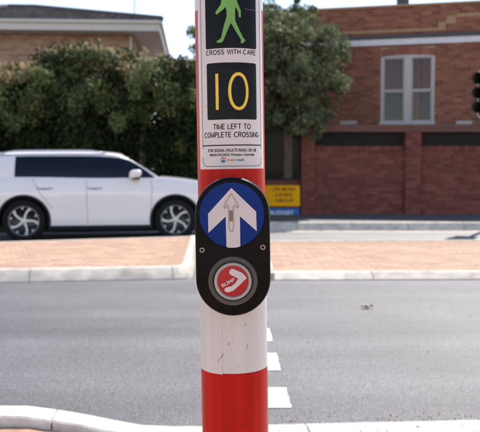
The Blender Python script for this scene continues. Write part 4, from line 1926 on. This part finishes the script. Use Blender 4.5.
leaves('sprays', cm, rm, 60, .07, 'hedge_spray', hg, seed=6)
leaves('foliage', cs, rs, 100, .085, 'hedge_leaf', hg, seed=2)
leaves('sunlit_tips', ct, rt_, 75, .065, 'hedge_tip', hg, seed=3)
for k, (x, m) in enumerate([(-6.4, 'bark'), (-5.3, 'bark'), (-4.2, 'bark'), (-3.3, 'bark'), (-2.42, 'sunlit_bark'), (-1.5, 'bark'), (-.9, 'bark')]):
    b = MB()
    pts = [Vector((x + 3.5, -.55 if m == 'sunlit_bark' else -.1, -.12))]
    for q in range(6):
        pts.append(pts[-1] + Vector((rh.uniform(-.09, .09), rh.uniform(-.06, .06), .5)))
    b.tube(pts, [(.13 if m == 'sunlit_bark' else .09) * (1 - .12 * q) for q in range(7)], 9)
    b.build('trunk', m, hg, smooth=True)
# inner twigs
b = MB()
for k in range(160):
    x = rh.uniform(-7.2, -.8)
    p = Vector((x + 3.5, rh.uniform(-.4, 1), rh.uniform(.6, 2)))
    q = p + Vector((rh.uniform(-.5, .5), rh.uniform(-.5, .4), rh.uniform(.5, 1.4)))
    b.tube([p, (p + q) / 2 + Vector((rh.uniform(-.1, .1), 0, 0)), q], [.02, .014, .006], 5)
tag(b.build('twigs', 'bark', hg), kind='stuff')


def tree(name, label, loc, trunk_pts, rad, clumps, per, size, m, seed, bark='bark', long_=1.9, cat='tree'):
    t = empty(name, loc)
    tag(t, label, cat)
    b = MB()
    b.tube(trunk_pts, [rad * (1 - .65 * k / (len(trunk_pts) - 1)) for k in range(len(trunk_pts))], 12)
    rr_ = random.Random(seed)
    top = [Vector(p) for p in trunk_pts]
    tr = b.build('trunk', bark, t, smooth=True)
    b = MB()
    for c, r_ in clumps[::3]:
        st = top[rr_.randint(len(top) // 2, len(top) - 1)]
        c = Vector(c)
        midp = st.lerp(c, .5) + Vector((rr_.uniform(-.1, .1), rr_.uniform(-.1, .1), .12))
        b.tube([st, midp, c], [rad * .32, rad * .2, .008], 6)
    b.build('limbs', bark, t, smooth=True)
    leaves('crown', [c for c, r_ in clumps], [r_ for c, r_ in clumps], per, size, m, t, seed=seed, long_=long_)
    return t


# ---- olive-green tree right of the pole; origin at trunk base (1.05, 19.0)
rh = random.Random(9)
cl = []
while len(cl) < 270:
    d = Vector((rh.gauss(0, 1), rh.gauss(0, 1), rh.gauss(0, 1))).normalized()
    r_ = rh.random() ** .4
    p = Vector((d.x * 1.72, d.y * 1.35, d.z * 1.72)) * r_
    c = Vector((-.16 + p.x, -.3 + p.y, 3.80 + p.z))
    if c.x > .75 and c.z > 4.75:
        continue
    if c.z < 2.55 and c.x < -.9:
        continue
    cl.append((c, rh.uniform(.16, .36)))
for k in range(70):      # loose fringe
    d = Vector((rh.gauss(0, 1), rh.gauss(0, 1), rh.gauss(0, 1))).normalized()
    c = Vector((-.22 + d.x * 1.80, -.3 + d.y * 1.5, 3.80 + d.z * 1.85))
    if c.z > 2.1 and not (c.x > .75 and c.z > 4.95):
        cl.append((c, rh.uniform(.07, .17)))
for k in range(26):      # wing towards the pole
    cl.append((Vector((rh.uniform(-2.55, -1.6), rh.uniform(-.3, .6), rh.uniform(3.9, 4.85))), rh.uniform(.14, .3)))
for k in range(16):      # drooping sprays at the lower right
    cl.append((Vector((rh.uniform(.1, .95), -1.2 + rh.uniform(-.3, .3), rh.uniform(1.95, 2.6))), rh.uniform(.10, .2)))
tree('olive_green_tree', 'bushy olive green tree beside the pole in front of the red brick house', (1.22, 20.25, .1),
     [(0, .0, -.1), (.02, .0, .8), (.0, -.05, 1.6), (-.1, -.1, 2.4), (-.15, -.2, 3.1), (-.1, -.25, 4.0), (0, -.2, 4.6)], .15, cl, 125, .066, 'tree_leaf', 31)

# ---- low sunlit shrub between hedge and gate, seen over the bonnet
cl = []
for k in range(34):
    cl.append((Vector((rh.uniform(-.75, .75), rh.uniform(-.4, .4), rh.uniform(.35, 2.1))), rh.uniform(.12, .26)))
tree('yellow_green_shrub', 'loose yellow green shrub just left of the pole behind the bonnet', (-.75, 17.75, .1),
     [(0, 0, -.05), (.03, 0, .5), (-.03, .03, 1.0), (.05, 0, 1.7)], .04, cl, 60, .07, 'shrub_leaf', 41, cat='shrub')

# ================================================================== TRAFFIC SIGNAL AT RIGHT EDGE
ts = empty('traffic_signal', (5.51, 16.75, .1), (0, 0, R(-52)))
tag(ts, 'black three lamp traffic signal with white edged board cut by right frame edge', 'traffic signal')
mb = MB()
mb.lathe_z([(.057, -.02), (.057, 3.6), (.0001, 3.62)], 32)
mb.build('post', 'galvanised', ts, auto=True)
mb = MB()
mb.prism_y(rrect(-.25, .25, 2.27, 3.31, .09), -.16, -.145)
bo = mb.build('backing_board', 'lamp_black', ts)
mb = MB()
outer, inner = rrect(-.25, .25, 2.27, 3.31, .09), rrect(-.228, .228, 2.292, 3.288, .07)
mb.grid([[(x, -.163, z) for x, z in outer], [(x, -.163, z) for x, z in inner]], True)
mb.build('board_edge', 'trim_white', bo)
for k, ln in enumerate(('lens_red', 'lens_amber', 'lens_green')):
    zc_ = 3.10 - .31 * k
    mb = MB()
    mb.box(-.15, .15, -.20, -.06, zc_ - .15, zc_ + .15)
    hsn = mb.build('lamp_housing', 'lamp_black', ts, bevel=.02)
    mb = MB()
    mb.grid([[(r_ * math.cos(a), y_, zc_ + r_ * math.sin(a)) for a in [2 * math.pi * j / 32 for j in range(32)]] for r_, y_ in ((.11, -.203), (.07, -.215), (.0001, -.222))], True)
    mb.build('lens', ln, hsn, smooth=True)
    rows = []
    for j in range(29):
        a = R(-50 + 280 * j / 28)
        dl = .36 - .08 * max(0, -math.sin(a))
        rows.append([(.140 * math.cos(a), -.201, zc_ + .140 * math.sin(a)), (.136 * math.cos(a), -.20 - dl, zc_ + .136 * math.sin(a) - .02)])
    mb = MB()
    mb.grid(rows)
    vs = mb.build('visor', 'lamp_black', hsn, smooth=True)
    so = vs.modifiers.new('solid', 'SOLIDIFY')
    so.thickness = .006
mb = MB()
for z in (2.3, 3.25):
    mb.box(-.03, .03, -.10, .07, z, z + .04)
mb.build('bracket', 'galvanised', ts)
